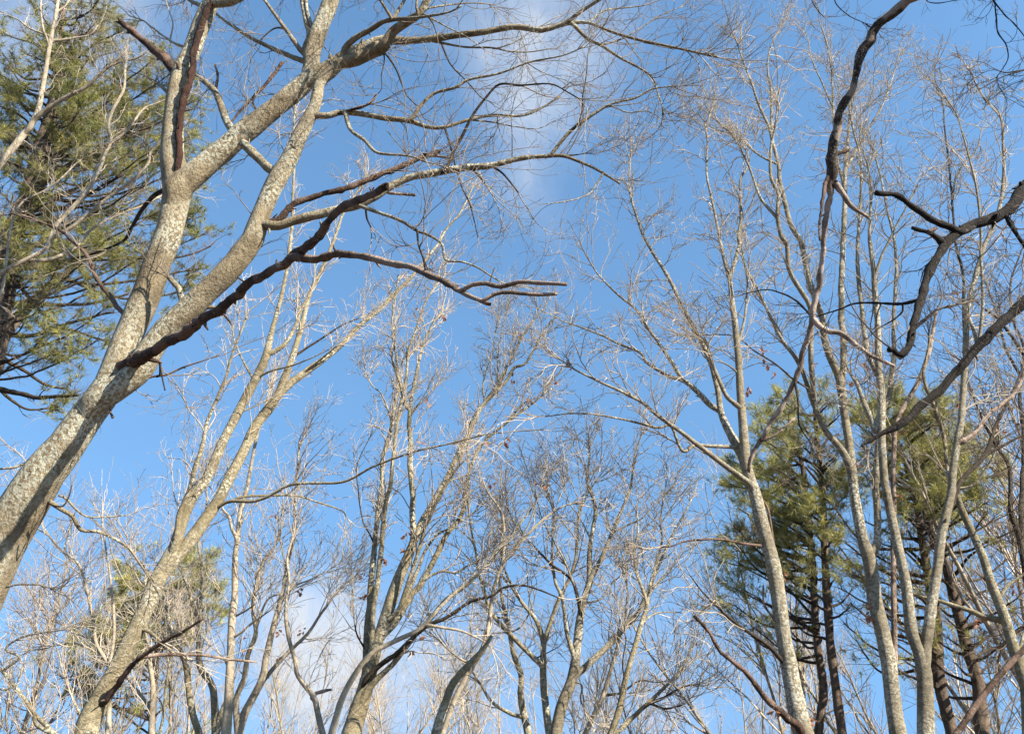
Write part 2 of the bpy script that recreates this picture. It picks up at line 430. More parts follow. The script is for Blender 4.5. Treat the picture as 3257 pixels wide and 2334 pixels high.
def tree(name, label, D, text, bk='oak', tw='twig', seed=1, group=None, dens=1.0, up=.06, ang=(22, 50), jit=.34, l1=(.5, 1.4), l2=(.22, .7), l3=(.10, .32),
         depth=.3, ground=True, tip=.0026, wig=.35, twr=.010, t0=.25, n1=4.4, n2=5.2, n3=1.6, cat='tree', spread=1):
    rng = random.Random(seed); nrg = np.random.default_rng(seed)
    recs = []
    root = None; origin = None
    for line in text.strip().splitlines():
        line = line.strip()
        if not line: continue
        kind, G, W, s, opts = parse(line)
        d0 = float(opts.get('d0', 0)); par = None; pw = None; pre = None
        if recs:
            best = None
            for rc in recs:
                dd = np.linalg.norm(rc.G - G[0], axis=1)
                j = int(dd.argmin())
                if best is None or dd[j] - .6 * rc.W[j] < best[0]: best = (dd[j] - .6 * rc.W[j], dd[j], rc, j)
            if best[1] < 150:
                par = best[2]; j = best[3]; d0 = par.d[j]; pw = par.W[j]
                G[0] = par.G[j]
                W[0] = min(W[0] * 1.12, pw * .95)
                if W[0] > .45 * pw and opts.get('fork') != '0':      # a fork: begin lower down inside the parent stem
                    back = np.linalg.norm(par.G[:j + 1] - par.G[j], axis=1)
                    far_ = np.where(back > 1.3 * pw)[0]
                    if len(far_):
                        q = far_[-1]; pre = par.d[q]
                        G = np.vstack([par.G[q], G]); W = np.concatenate([[W[0] * .5], W])
                        sg = np.concatenate([[0], np.cumsum(np.linalg.norm(np.diff(G, axis=0), axis=1))]); s = sg / sg[-1]
            else:
                print('UNATTACHED', name, line[:50], round(best[1]))
        # depth drift in metres along the limb
        length = np.linalg.norm(np.diff(G, axis=0), axis=1).sum() / F * D * 1.2
        if 'd1' in opts: d1 = float(opts['d1'])
        elif kind == 'T' and par is None: d1 = d0
        else: d1 = d0 + rng.uniform(-depth, depth) * length
        dm, dv = [float(q) for q in opts['dm'].split('/')] if 'dm' in opts else (.5, (d0 + d1) / 2)
        dep = np.interp(s, [0, dm, 1], [d0, dv, d1]) + float(opts.get('dz', 0))
        if pre is not None: dep[0] = pre
        P3 = []; R3 = []
        for (gx, gy), dd, w in zip(G, dep, W):
            p, t = unproject(gx, gy, D + dd)
            P3.append(p); R3.append(w / F * t * .5)
        P3 = np.array(P3); R3 = np.array(R3)
        if kind == 'T' and par is None and ground:     # carry the stem down to its foot
            z = P3[0][2]
            lean = (P3[0] - P3[1]) / max(.2, abs(P3[0][2] - P3[1][2]))
            n_ = max(2, int(z / 1.0) + 1)
            add = []; addr = []
            for i in range(n_, 0, -1):
                u = i / n_
                zz = z * (1 - u) - (.25 if i == n_ else 0)
                off = (u - .5 * u * u) * z
                add.append([P3[0][0] + lean[0] * off, P3[0][1] + lean[1] * off, zz]); addr.append(R3[0] * (1 + .25 * u + (.35 if i == n_ else 0)))
            P3 = np.vstack([add, P3]); R3 = np.concatenate([addr, R3])
        if root is None:
            origin = np.array([P3[0][0], P3[0][1], 0 if ground else P3[0][2]])
            root = thing(name, origin, label, cat, group)
        rr = Rec(); rr.kind = kind
        step = max(.04, min(.16, R3.max() * 1.1))
        C, CR = resample(P3, R3, step)
        matk = {'T': bk, 'L': bk, 'D': 'dead', 'P': 'deadpale', 'B': 'dark', 'W': 'pale', 'R': 'darkred', 'M': 'deadmix', 'K': 'black', 'N': 'deadpink'}[opts.get('m', kind)]
        nm = 'trunk' if (kind == 'T' and par is None) else ('dead_branch' if kind in 'DP' else 'limb')
        # dense trace for attaching children
        Gd, Wd = resample(np.column_stack([G, np.zeros(len(G))]), W, 25)
        sd_ = np.linspace(0, 1, len(Gd))
        rr.G = Gd[:, :2]; rr.W = Wd
        cs = np.concatenate([[0], np.cumsum(np.linalg.norm(np.diff(Gd, axis=0), axis=1))]); cs /= cs[-1]
        rr.d = np.interp(cs, [0, dm, 1], [d0, dv, d1])
        rr.top = None
        if par is None or par.nm == 'trunk': po = root; loc = origin
        else: po = par.top; loc = origin
        stp = .30 * float(opts.get('wig', wig)) * R3.mean()
        rr.obj = stem_mesh(nm, C, CR, M[matk], po, loc, rng, rough=.24 if kind in 'DP' else .13 if bk in ('pine', 'dark') else .08, wig=stp + .006 * (nm != 'trunk'), broken=kind in 'DP',
                           knob=.30 if (kind in 'DP' or bk == 'black') and nm != 'trunk' else .10 if nm != 'trunk' else .05,
                           stubs=int(np.linalg.norm(np.diff(C, axis=0), axis=1).sum() * (3.5 if kind in 'DP' else 2.2 if bk == 'black' else 1)) if R3.mean() > .009 and nm != 'trunk' else 0)
        if kind in 'DP' : rr.obj['label'] = 'dead branch with peeling brown bark and a snapped end'  # the shade-dark strip on the leaning trunk gets this label too
        rr.nm = nm
        rr.top = rr.obj if po is root else par.top
        rr.C, rr.R, rr.D, rr.opts = C, CR, D, opts
        recs.append(rr); ALL.append((rr, root, origin))
    # procedural twigs
    if dens > 0:
        src = [r for r in recs if not (r.kind in 'DP' and r.opts.get('tw') is None) and r.opts.get('tw') != '0']
        cur, rad, wt = [], [], []
        for r in src:
            # keep only the slender part of the limb
            s0 = 0
            thin = np.where(r.R < .055)[0]
            if len(thin) < 6: continue
            a = max(thin[0], int(len(r.C) * (t0 if r.nm != 'trunk' else .45)))
            if len(r.C) - a < 4: continue
            cur.append(r.C[a:]); rad.append(r.R[a:])
            wt.append(np.linalg.norm(np.diff(r.C[a:], axis=0), axis=1).sum() * float(r.opts.get('tw', 1)))
        if cur:
            P, R = chunks(cur, rad, 28)
            wt = np.array(wt); tot = wt.sum()
            rep = np.repeat(np.arange(len(P)), np.maximum(1, np.round(wt * 4)).astype(int))
            A, AR = grow(P[rep], R[rep], int(tot * n1 * dens), nrg, 0, 1, l1, 9, ang, up, jit, .6, twr, tip * 1.3, tipbias=1.3)
            # leaders that carry each limb on past its traced end
            tp, tr_ = grow(P, R, len(P) * 3, nrg, .93, 1, (l1[0], l1[1] * .9), 9, (3, 28), up, jit * .7, .8, twr, tip * 1.2)
            A = np.concatenate([A, tp]); AR = np.concatenate([AR, tr_])
            B, BR = grow(A, AR, int(len(A) * n2), nrg, .12, 1, l2, 7, (22, 55), up, jit, .7, twr * .55, tip)
            Cc, CcR = grow(B, BR, int(len(B) * n3), nrg, .2, 1, l3, 5, (20, 55), up * .6, jit, .8, twr * .4, tip * .8)
            twig_mesh('twigs', [(A, AR), (B, BR), (Cc, CcR)], M[tw], root, origin)
    return root, recs, origin

# ---- the big leaning tree on the left
tree('leaning_tree', 'thick leaning grey tree at left, its lichen patched trunk forked in two', 5.6, """
T 02 350 14 d0=.5 dm=.32/0 d1=-0.67 : -420,1350 -250,1000 -60,500,320 220,0,290 @01 440,1330,235 600,1100,205 720,930,185 835,640,170 975,320,178 1050,110,170 @00 1108,1600,168 1155,1400,172 1178,1230,200 1155,1090,165 1148,1000,150 1158,750,118 1200,500,118 1290,300,112 1380,60,112 1450,-120,106 1540,-650,72 1690,-1250 1740,-1800
L 01 190 100 d1=-0.7 tw=1 : 640,1050 760,960 900,860,165 1055,630,160 1290,390,160 1500,190,152 1660,0,150 @00 1690,1560 1740,1400,120 1865,1150,124 2000,900,100 2090,700,78 2120,560,72 2200,490 2268,425 2370,400 2470,350 2550,310
L 00 170 14 d1=-0.9 : 1165,1260 1275,1170 1410,1050,142 1620,880,140 1850,700,128 2050,520,120 2070,380,112 2115,220,112 2185,50,100 2230,-120,94 2330,-650,62 2490,-1250 2520,-1600
L 00 125 14 d1=-0.9 : 2040,530 2160,470 2268,400,100 @10 130,330,92 280,270,72 450,272,48 600,258,46 900,218,42 1130,182,38 1330,200,38 1500,155,32 1640,150,20 1800,215 2000,270 2268,325 2500,380
L 10 70 10 d1=-1.5 : 270,285 340,215 430,150 510,100,54 560,20 600,-60,42 690,-400 820,-800
L 10 48 10 d1=-1.3 : -10,395 20,330 80,265 200,200 300,140 500,118 700,85 800,40
L 10 22 18 : 330,135 290,50 230,-40
L 10 24 20 : 340,130 385,60 430,-20
L 10 22 18 : 505,105 500,50 505,-30
L 10 14 6 : 560,85 700,35 850,20 1000,30
L 10 12 5 : 560,92 700,180 820,240 950,330
B 10 12 4 : 570,95 610,160 635,230
L 10 32 14 d1=-1.2 : 1480,150 1600,70 1735,-10 1850,-90
L 10 14 5 : 1630,150 1750,70 2000,40 2150,-10
L 10 26 7 : 1520,165 1640,260 1720,300 1860,390 2050,500 2110,630 2140,750
L 10 12 5 : 1720,300 1880,250 2000,180 2120,100 2268,40
L 10 17 7 : 560,285 800,310 1000,320 1100,340 1250,345 1400,320
L 10 10 4 : 1020,320 1150,280 1280,200 1400,150
B 10 13 5 : 650,305 720,420 830,540 920,640 1000,680
B 10 14 7 : 265,330 350,440 400,560 440,640 505,705
B 10 10 5 : 320,310 285,400 265,500 270,590 230,640
L 00 45 12 d1=-.6 : 2098,800 2180,770 2268,745 @10 150,760,38 300,785,38 450,800,34 570,840,28 680,845,24 850,795,22 1000,765 1200,770 1330,720 1450,640
D 10 24 14 : -20,748 100,720 180,690 230,630
B 10 14 10 : 100,720 160,700 205,692
L 10 30 8 d1=-.9 : 20,760 60,860 150,930 220,1005 300,1025 450,1035 560,1075 690,1105
L 10 25 7 d1=-1.0 : 460,790 530,700 620,620 760,580 850,530 1050,490 1250,415 1480,365 1620,310
L 10 12 4 : 850,800 1000,810 1150,840 1300,855 1430,800
B 10 15 6 : 680,860 720,960 760,1110 800,1240 850,1350 880,1450 910,1580
D 00 44 34 tw=.5 : 1800,1500 1850,1460 1920,1385 2000,1335 2150,1285 2268,1265 @10 100,1225 200,1190 400,1110 550,1040 630,1008
P 10 20 14 : 560,1040 650,1040 745,1062
L 00 62 14 d1=-.7 : 1770,1520 1850,1500 1950,1465 2150,1420,60 2268,1385,58 @10 100,1360 230,1300,60 320,1240,52 450,1180,46 600,1150,50 830,1110,46 1000,1095,40 1200,1050,32 1380,1035,26 1480,1035 1600,1080 1700,1130 1850,1220
L 10 13 4 : 1740,1165 1700,1220 1640,1290 1500,1335 1320,1360
B 10 14 6 : 1470,1035 1550,1030 1610,1020
L 10 30 8 d1=-1.0 : 1390,1030 1500,890 1600,810 1720,730 1800,690 1950,650 2060,590 2250,570
B 10 13 5 : 1565,830 1600,730 1605,640 1630,500 1635,360
L 10 11 5 : 1770,700 1900,745 2030,740 2150,800
B 10 24 8 d1=-1.2 : 695,1120 740,1010 800,910 880,760 960,650 1050,560 1200,565 1390,560 1500,610 1600,670
P 10 26 20 tw=0 : 300,1240 310,1275 400,1290 488,1300
B 10 17 12 : 850,1120 920,1180 955,1225
B 10 17 11 : 970,1105 1070,1150 1175,1280
B 10 7 4 : 1140,1060 1135,900 1130,760 1150,650
L 10 26 10 : 110,1370 250,1410 400,1470 500,1530 580,1560 670,1625 @11 695,100 800,115 900,150 970,195 1060,250
B 10 16 8 : 505,1530 510,1625 @11 545,90 575,165
B 10 16 10 : 150,1400 170,1450 200,1520
D 01 84 50 d1=-3.7 tw=0 fork=0 : 815,850 870,785 945,742 1050,690,74 1250,565,74 1450,430,66 1700,240,62 1850,140,60 1970,70,60 2060,0 @00 2130,1540 2200,1460 2268,1405,52 @10 60,1360,52 150,1315 290,1248
P 01 66 30 d1=-3.2 tw=0 : 1930,100 2040,95 2150,85 2268,62 @11 100,72,48 200,92 400,132,44 560,190 700,260,44 790,308,36 870,350,34 962,388
P 11 36 26 tw=0 : 785,300 870,265 960,255 1050,278 1180,250 1300,255 1500,260
P 11 32 24 tw=0 : 950,378 1000,345 1080,325 1250,333 1425,328
B 11 12 6 : 975,250 1000,200 1020,150
B 11 12 10 : 560,180 545,90 520,20 540,-20
D 01 14 14 : 1470,440 1500,480 1530,520
D 01 16 12 : 1655,270 1620,240 1580,212
D 00 62 34 tw=0 : 1158,490 1135,440 1080,375 980,290 880,210 788,148
L 00 30 22 : 1140,640 1100,600 1062,565
L 00 54 32 d1=.5 : 1560,900 1520,830 1480,740 1440,630 1390,570 1310,500 1250,440
D 00 20 14 : 1435,610 1445,520 1430,435
D 00 14 26 tw=0 : 1530,830 1600,740 1680,650 1790,520 1880,410
B 00 16 10 : 1700,750 1680,690 1700,640
L 00 58 62 d1=-.4 : 1850,1160 1780,1110 1700,1040 1610,950
L 00 36 6 : 2040,390 1980,310 1900,200 1800,60 1720,-60,16 1600,-350
L 00 36 14 d1=.7 : 2020,420 1960,385 1850,340 1700,270 1550,180 1450,100 1400,40
L 00 52 8 : 2040,410 2030,330 2058,235 2030,120 2005,-20,28 1980,-400 2050,-800
L 00 26 20 : 2062,235 2045,100 2035,-30
B 00 14 6 : 1900,200 1830,190 1750,250 1690,310
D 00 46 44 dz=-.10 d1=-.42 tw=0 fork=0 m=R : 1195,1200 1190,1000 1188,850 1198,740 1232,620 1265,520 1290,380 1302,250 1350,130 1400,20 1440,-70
L 00 62 12 d1=-.9 : 1400,50 1480,20 1560,0,56 1660,-70,48 1900,-350 2150,-700
L 00 30 14 d1=.4 : 1330,40 1250,0 1180,-60
W 00 20 7 d1=.6 m=W : 1275,320 1200,305 1130,270 1020,190 950,140 850,100
W 00 12 5 m=W : 1140,260 1150,160 1120,60 1090,-30
D 01 26 8 tw=1 : 600,1080 640,1030 700,985 850,930 1000,880 1100,862 1250,800 1450,740
B 01 14 10 : 1055,870 1060,780 1075,880 1095,965
L 01 48 36 : 1210,420 1195,330 1185,290 1120,215
D 01 34 16 tw=.6 d1=.5 : 870,560 830,480 760,380 650,230 580,80 500,-10 @00 400,1530 250,1470 80,1415
B 00 32 9 d1=.4 : 1085,1250 1050,1280 950,1380,27 880,1500 830,1590 740,1640 600,1690 470,1720
L 02 32 10 d1=.6 : 340,70 400,130 480,180 540,270 680,285 850,380 920,480 1000,600
L 02 18 8 d1=.5 : 390,40 440,60 500,130 580,185 720,180 870,165
B 02 14 8 : 350,110 420,110 460,40 475,-30
L 02 14 10 : 40,650 120,630 270,630
L 01 24 14 : 260,1440 180,1455 100,1480 0,1490
D 01 20 10 : 750,1150 735,1100 735,1060
""", bk='oak', tw='twigm', seed=11, dens=.85, up=.015, ang=(25, 65), jit=.33, l1=(.3, .9), l2=(.14, .45), l3=(.06, .2), depth=.35, tip=.0014, twr=.0055, n1=4, n2=5, n3=1.5)

# ---- pale slender trees at the far left
tree('slender_tree', 'slender pale barked sapling crossing in front of the upper left pine', 7.6, """
T 01 60 14 : -420,700 -250,350 -100,0 @00 -60,1190 0,1090 120,940,42 240,770,36 292,540,28 335,280,26 370,110,24 385,0 400,-120
L 00 36 14 d1=-.5 : 180,850 240,780 400,670 550,590 660,500 740,430 800,375 850,300
L 00 18 8 : 730,435 800,410 900,390 990,340
L 00 18 7 : 345,280 420,265 500,250 600,230 650,170
L 00 16 8 : 330,320 310,250 290,200 270,60 275,-60
L 00 15 6 : 330,250 200,190 120,130 50,100 -20,60
L 00 14 6 : 378,80 430,40 480,-20
""", bk='pale', tw='twig', seed=21, dens=.8, l1=(.25, .7), l2=(.1, .35), tip=.0016, twr=.006, n2=5, n3=1)
tree('slender_tree', 'slender pale multi branched tree between the left pine and the thick leaning trunk', 7.0, """
T 02 50 16 : -900,900 -700,300 @01 -500,800 -300,450 0,195,28 130,120,28 300,30 @00 340,1570 370,1500 480,1380,28 570,1280 650,1140 700,1020 740,930,22 720,850 745,740 820,600 830,480 840,380
L 00 26 13 d1=-.3 : 340,1590 480,1510 600,1410 700,1330 870,1200 980,1090 1000,1010 1060,950 1120,850
L 00 22 8 : 735,940 830,880 950,730 1030,690 1115,655
L 01 26 11 : 180,100 330,100 500,20 @00 600,1530 760,1440 940,1370 1060,1310
L 01 22 10 : -150,300 0,330 @00 100,1410 300,1260 400,1190 500,1090
""", bk='pale', tw='twig', seed=22, dens=.8, l1=(.25, .7), l2=(.1, .35), tip=.0016, twr=.006, n2=5, n3=1)

# ---- tree B, leaning into the lower left
tree('leaning_tree', 'slim grey tree leaning right from the lower left corner, splitting into two spotted stems', 10.0, """
T 02 165 12 : 540,1720 620,1480,145 750,1240,128 870,1000,115 960,800,110 1040,620,110 1110,480,95 1160,380,80 1205,240,76 1270,60,72 @01 1370,1560,66 1470,1330,60 1600,1080,60 1700,890,58 1770,740,50 1800,600,34 1835,480 1890,250,24 1920,60 @00 1940,1500 1945,1300 1955,1100 1950,900 1960,700
L 02 90 10 : 1060,580 1140,490 1200,420,88 1290,310,86 1400,150,76 1470,40,72 @01 1510,1580,68 1620,1370,66 1700,1200,66 1790,1080,62 1850,990,52 1900,860,46 1950,730,42 2000,560,34 2060,330,28 2130,180 2210,0 @00 2250,1500 2290,1400 2370,1280 2440,1150
L 01 56 10 : 1840,1010 1900,950 2000,870,48 2130,775,42 2268,665,34 @11 130,530,34 250,430,30 370,310,26 480,200,20 560,100 640,0 @10 700,1520 800,1400 880,1230
L 01 34 16 : 1785,745 1840,700 1900,650 1960,550 2000,430 2060,330
L 02 40 10 : 1150,400 1175,300 1190,180 1230,80 1260,0 @01 1280,1560 1340,1350 1380,1170 1440,1030 1500,880 1540,740 1600,580 1650,430
L 02 36 30 : 1165,330 1180,240 1192,150
L 02 24 6 d1=-1.4 : 1420,130 1460,110 1530,80 1700,75 1850,10 @01 1890,1610 2000,1585 2268,1575 @11 200,1480 440,1390 800,1300 1000,1255 1350,1225
L 02 18 9 : 1520,80 1640,45 1950,40 2100,80 2268,140 2300,180
D 02 48 16 d1=-.9 tw=0 : 640,1480 700,1400 780,1300 860,1190 920,1125 1060,1030 1200,950 1350,860
P 02 26 14 tw=0 : 900,1130 960,1110 1150,1095 1350,1100 1540,1130 1700,1145
B 01 18 7 : 1940,760 2020,700 2100,650 2268,540 2400,480
B 01 18 7 : 2010,870 2060,820 2110,780 2240,670
L 01 16 6 : 1700,890 1800,840 1950,800 2100,740 2200,690
L 01 14 5 : 1600,1130 1650,1090 1740,1050
L 01 16 7 : 1690,910 1620,780 1560,640 1540,560
L 02 30 12 : 910,930 980,940 1060,1000 1150,1080 1240,1120
""", bk='olive', tw='twig', seed=31, dens=1.0, up=.09, ang=(16, 42), jit=.26, l1=(.35, 1.0), l2=(.15, .45), l3=(.07, .22), tip=.0028, twr=.010, n1=3.6, n2=5, n3=1.4)

# ---- clump of thin pole trees lower left
tree('pole_tree', 'thin wavy pale stem rising right beside the leaning spotted tree, forked low', 13.0, """
T 02 44 12 : 1005,1700 1010,1450,38 1015,1300 990,1120 970,900 985,750 960,600
L 02 30 8 : 1000,1480 960,1400 900,1320 850,1260 770,1180
""", bk='pale', seed=41, tw='twig', dens=.9, up=.10, ang=(15, 40), jit=.24, tip=.0031, twr=.010, group='thin pole trees at lower left')
tree('pole_tree', 'thin wavy pale stem bending left across the small far pine', 13.5, """
T 02 48 12 : 1345,1700 1280,1480,44 1250,1300 1230,1150 1150,960 1100,780 1050,650 990,560 900,450 840,380
L 02 20 8 : 1225,1130 1190,1060 1050,960 970,920
""", bk='olive', seed=42, tw='twig', dens=.9, up=.10, ang=(15, 40), jit=.24, tip=.0031, twr=.010, group='thin pole trees at lower left')
tree('pole_tree', 'thin S curved pale stem standing left of the straight pale pole with brown leaves', 14.0, """
T 02 52 14 : 1430,1700 1425,1400,48 1400,1280 1330,1180 1320,1000 1300,850 1260,680 1200,520 1170,400
L 02 20 8 : 1315,900 1335,700 1340,500 1320,350 1370,100 @01 1370,1500
L 02 60 20 : 1430,1650 1470,1500 1500,1420 1540,1300
""", bk='olive', seed=43, tw='twig', dens=.9, up=.10, ang=(15, 40), jit=.24, tip=.0031, twr=.010, group='thin pole trees at lower left')
tree('pole_tree', 'straight pale pole tree with clusters of curled brown leaves on its stem', 12.5, """
T 02 66 10 : 1495,1700 1520,1400,62 1530,1150,56 1540,900,48 1560,700,44 1560,500,40 1580,300,36 1600,150 1640,0 @01 1665,1480 1700,1300 1750,1120 1800,950
L 02 26 12 : 1565,340 1540,260 1520,180 1480,130 1440,40
L 02 20 7 : 1540,980 1600,950 1700,870 1800,800
L 02 16 7 : 1520,1200 1470,1100 1400,1040
B 02 14 5 : 1575,860 1640,800 1700,760
""", bk='pale', seed=44, tw='twig', dens=.9, up=.10, ang=(15, 40), jit=.24, tip=.0031, twr=.010, group='thin pole trees at lower left')
tree('pole_tree', 'grey pole tree fanning into several upright stems left of the cloud', 13.0, """
T 02 62 12 : 1570,1700 1620,1500,56 1740,1260,48 1770,1100,44 1820,900,38 1880,680,30 1920,450 1960,300 1960,100 @01 1975,1500 1990,1300
L 02 44 12 : 1560,1620 1570,1400,40 1620,1260,36 1650,1100 1700,950 1680,800 1700,650 1740,500 1830,370 1870,250 1880,100
L 02 18 8 : 1690,930 1740,810 1790,720 1870,690 2000,640
L 02 32 9 : 1730,1300 1850,1150 1950,1050 2050,950 2150,800 2268,650 2380,560
L 02 16 6 : 1860,780 1950,650 2060,600 2180,540
L 02 14 6 : 1900,560 1880,420 1850,250 1880,150
""", bk='pale', seed=45, tw='twig', dens=1.0, up=.10, ang=(15, 40), jit=.24, tip=.0031, twr=.010, group='thin pole trees at lower left')
tree('pole_tree', 'thin reddish twisted pole in front of the low white cloud', 12.0, """
T 02 42 9 : 2160,1700 2110,1480,38 2080,1370 1980,1240 1960,1130 1910,950,24 1900,780 1920,600 1910,450 1960,250 1965,50
P 02 30 18 : 2080,1370 2140,1345 2200,1330
""", bk='pale', seed=46, tw='twigr', dens=.7, tip=.0028, twr=.009, group='thin pole trees at lower left')
tree('pole_tree', 'thin grey sapling with bent limbs just left of the leaning spotted trunk', 12.0, """
T 02 40 10 : 715,1700 725,1400,34 730,1200 700,1130 640,1020,22 620,880 590,720 560,600 510,480 400,400 280,240 240,150
L 02 24 10 : 725,1180 745,1080 760,900 740,650 720,500 690,300
L 02 18 8 : 700,1130 600,1060 480,1020 350,1040
L 02 16 7 : 690,1100 610,1000 510,960 420,900
""", bk='pale', seed=47, tw='twig', dens=1.0, up=.10, ang=(15, 40), jit=.24, tip=.0031, twr=.010, group='thin pole trees at lower left')
tree('leaning_sapling', 'thin bent sapling arching to the left edge at the bottom left corner', 9.5, """
T 02 36 10 : 440,1720 330,1590,30 230,1490 130,1350 60,1260 0,1190 -120,1080 -220,900
L 02 34 22 : 262,1700 245,1560 225,1480
L 02 20 9 : 10,1200 60,1170 130,1110 40,1060 150,980 420,930
L 02 18 8 : 100,1320 10,1330 -60,1260
""", bk='olive', seed=48, tw='twig', dens=.8, jit=.26, tip=.0022, twr=.008)

# ---- the clump of stems left of the middle
tree('multi_stem_tree', 'grey tree fanning into many upright stems just left of the middle, tallest of the clump', 11.5, """
T 12 150 12 : 30,1780 100,1500,125 150,1350,105 230,1050,82 310,800,80 370,620,72 420,500,70 470,380,66 480,300,44 470,150,40 478,50,38 @11 470,1620,36 455,1450,36 460,1300,34 448,1200 455,1100,26 420,1060 385,900,18 345,800 330,700
L 12 70 9 : 145,1330 165,1150,48 172,950,46 190,750,44 207,520,40 230,300,36 250,100 @11 270,1580,30 280,1400 330,1230 350,1080 380,960 370,850 370,750 345,620 340,480 360,350 380,200
L 12 48 9 : 180,1150 205,950,40 212,800 240,600 265,400 282,200 303,50 @11 325,1600 347,1400 365,1250 390,1080 430,880 450,700 500,550 560,380 640,250
L 11 28 9 : 455,1110 470,1000 500,850 540,680 600,540 680,420
L 12 50 8 : 478,360 510,270 540,210 580,140 620,80 650,20 @11 700,1560,40 750,1450,38 820,1300,34 930,1080,28 1010,980 1080,860 1180,650 1260,530 1340,430
L 12 60 8 : 255,1000 340,900,50 420,780 470,690 520,640,42 600,500 660,380,34 700,300 780,200 820,100 830,0 @11 860,1480,26 930,1330 1050,1220 1180,1120 1300,1030 1400,950
L 12 36 9 : 310,900 380,800 450,600 500,450 530,350 560,250 620,120 680,0 @11 760,1500 800,1400 830,1300
L 12 52 9 d1=-.7 : 150,1420 200,1300,44 350,1150,36 450,1020 520,930 600,850,32 700,730 850,620 960,500 1060,390 1180,240 1290,90 1290,0
B 12 44 9 d1=-1 tw=1 : 120,1400 170,1260 280,1150 380,1080 560,910,28 700,850 850,750 1000,710 1080,650 1200,635 1320,670 1440,720
L 12 20 8 : 560,605 620,560 680,545 760,555 830,510 910,480
L 12 30 8 : 390,770 480,600 520,500 560,400 640,300 720,260 900,140
B 12 14 6 : 160,1100 150,1050 100,950 80,800 70,640
B 12 12 5 : 225,360 180,280 140,200 110,0 @11 100,1500 130,1400 200,1260
L 11 30 8 : 940,1075 1000,1000 1100,900 1150,820 1230,780 1330,600 1400,500
L 11 14 5 : 960,1060 940,960 960,850 1000,720 1030,550
L 11 14 5 : 1040,930 1040,760 1060,600 1100,420
L 11 16 6 : 1100,1180 1200,1060 1300,1020
L 11 14 6 : 445,1200 480,1100 560,1010 640,930
L 11 14 5 : 350,1180 270,1000 200,930 150,800
""", bk='olive', tw='twig', seed=51, dens=1.0, up=.10, ang=(14, 38), jit=.25, l1=(.4, 1.1), l2=(.15, .5), l3=(.08, .25), tip=.0036, twr=.012, n1=4.4, n2=5, n3=1.6, depth=.25)
tree('pale_stem_tree', 'pale slim stem crossing the foot of the many stemmed clump, with a whitish side branch', 10.5, """
T 12 50 10 : -90,1720 0,1400,42 90,1230,38 200,1090,34 350,1010 500,940,30 560,890 640,800,24 750,690 900,570 960,490
W 12 22 9 m=W : 560,905 650,915 800,940 930,1000 1000,1050
""", bk='pale', tw='twig', seed=52, dens=.45, tip=.0024, twr=.008)

# ---- snapped snag and the stem behind it
tree('broken_snag', 'dark olive snapped snag with a pointed broken top at bottom centre', 9.0, """
T 12 64 22 : 600,1750 640,1560,58 690,1420,56 740,1290,52 830,1180,46 930,1080,40 965,1030,32 1000,970
""", bk='olive', seed=53, dens=0)
tree('pole_tree', 'slim pale curved stem rising behind the dark snapped snag', 11.0, """
T 12 40 9 : 640,1720 760,1380 880,1160 955,1010,32 990,820,30 1010,680,28 1060,520,26 1120,430 1230,310 1340,200 1480,110 1610,85
L 12 24 9 : 1070,510 1080,380 1075,200 1050,130 980,30 940,-60
L 12 18 6 : 885,1150 800,1130 700,1050 640,980 600,930
L 12 14 6 : 1170,380 1240,240 1290,100 1340,-60
L 12 16 6 : 850,1180 862,1050 860,1000
""", bk='pale', tw='twig', seed=54, dens=.6, tip=.0026, twr=.009, up=.09, ang=(16, 42))

# ---- middle and right middle trees
tree('forked_tree', 'spotted grey tree right of centre forking low, one arm reaching far right', 12.0, """
T 12 84 10 : 1410,1730 1460,1450,76 1530,1270,70 1560,1100,58 1575,950,56 1600,780,50 1640,650,44 1650,580,40 1650,400,32 1690,150,26 1660,20 @11 1630,1560 1650,1400 1640,1250
L 12 34 8 : 1648,600 1720,480 1770,350 1830,220 1900,50 @11 1930,1560 1950,1400 2000,1250
L 12 48 10 : 1540,1250 1620,1180,44 1750,1060 1900,900,36 1980,800 2050,650 2120,480 2200,300 2268,180 2330,60
L 12 34 8 : 1540,1150 1500,960 1480,800 1460,700 1420,600 1400,400 1410,180 1380,40
B 12 26 7 : 1588,830 1560,680 1520,590 1400,500 1280,380 1170,260 1100,120
L 12 16 6 : 1545,600 1460,430 1340,210 1300,80
L 12 14 6 : 1640,760 1720,730 1780,640 1860,570
L 12 14 6 : 1800,300 1900,240 2000,190 2100,80
L 12 14 6 : 1540,1280 1600,1300 1590,1400 1640,1500
L 12 12 6 : 1618,320 1580,180 1520,100 1490,20
""", bk='grey', tw='twig', seed=61, dens=1.0, up=.10, ang=(14, 38), jit=.25, tip=.0040, twr=.012, n1=4.4, n2=5, n3=1.5, l1=(.4, 1.2), l2=(.15, .5))
tree('forked_tree', 'olive barked tree in the centre forking into a narrow Y above the bottom edge', 12.4, """
T 12 56 9 : 1395,1730 1360,1450,50 1345,1280,46 1340,1100,40 1345,1030,36 1300,880,30 1200,750 1140,650 1080,520 1060,400
L 12 32 8 : 1345,1035 1390,880 1450,720 1520,580 1560,430 1580,180 1640,20 @11 1700,1560
L 12 36 9 : 1335,1180 1250,1090 1130,970 1030,860 980,780 920,570 890,400 860,250 840,60
B 12 10 5 : 1290,1110 1380,1080 1450,1040
L 12 12 6 : 1290,870 1240,660 1230,500 1180,400
""", bk='olive', tw='twig', seed=62, dens=1.0, up=.10, ang=(14, 38), jit=.25, tip=.0040, twr=.012, n1=4.4, n2=5, n3=1.5)
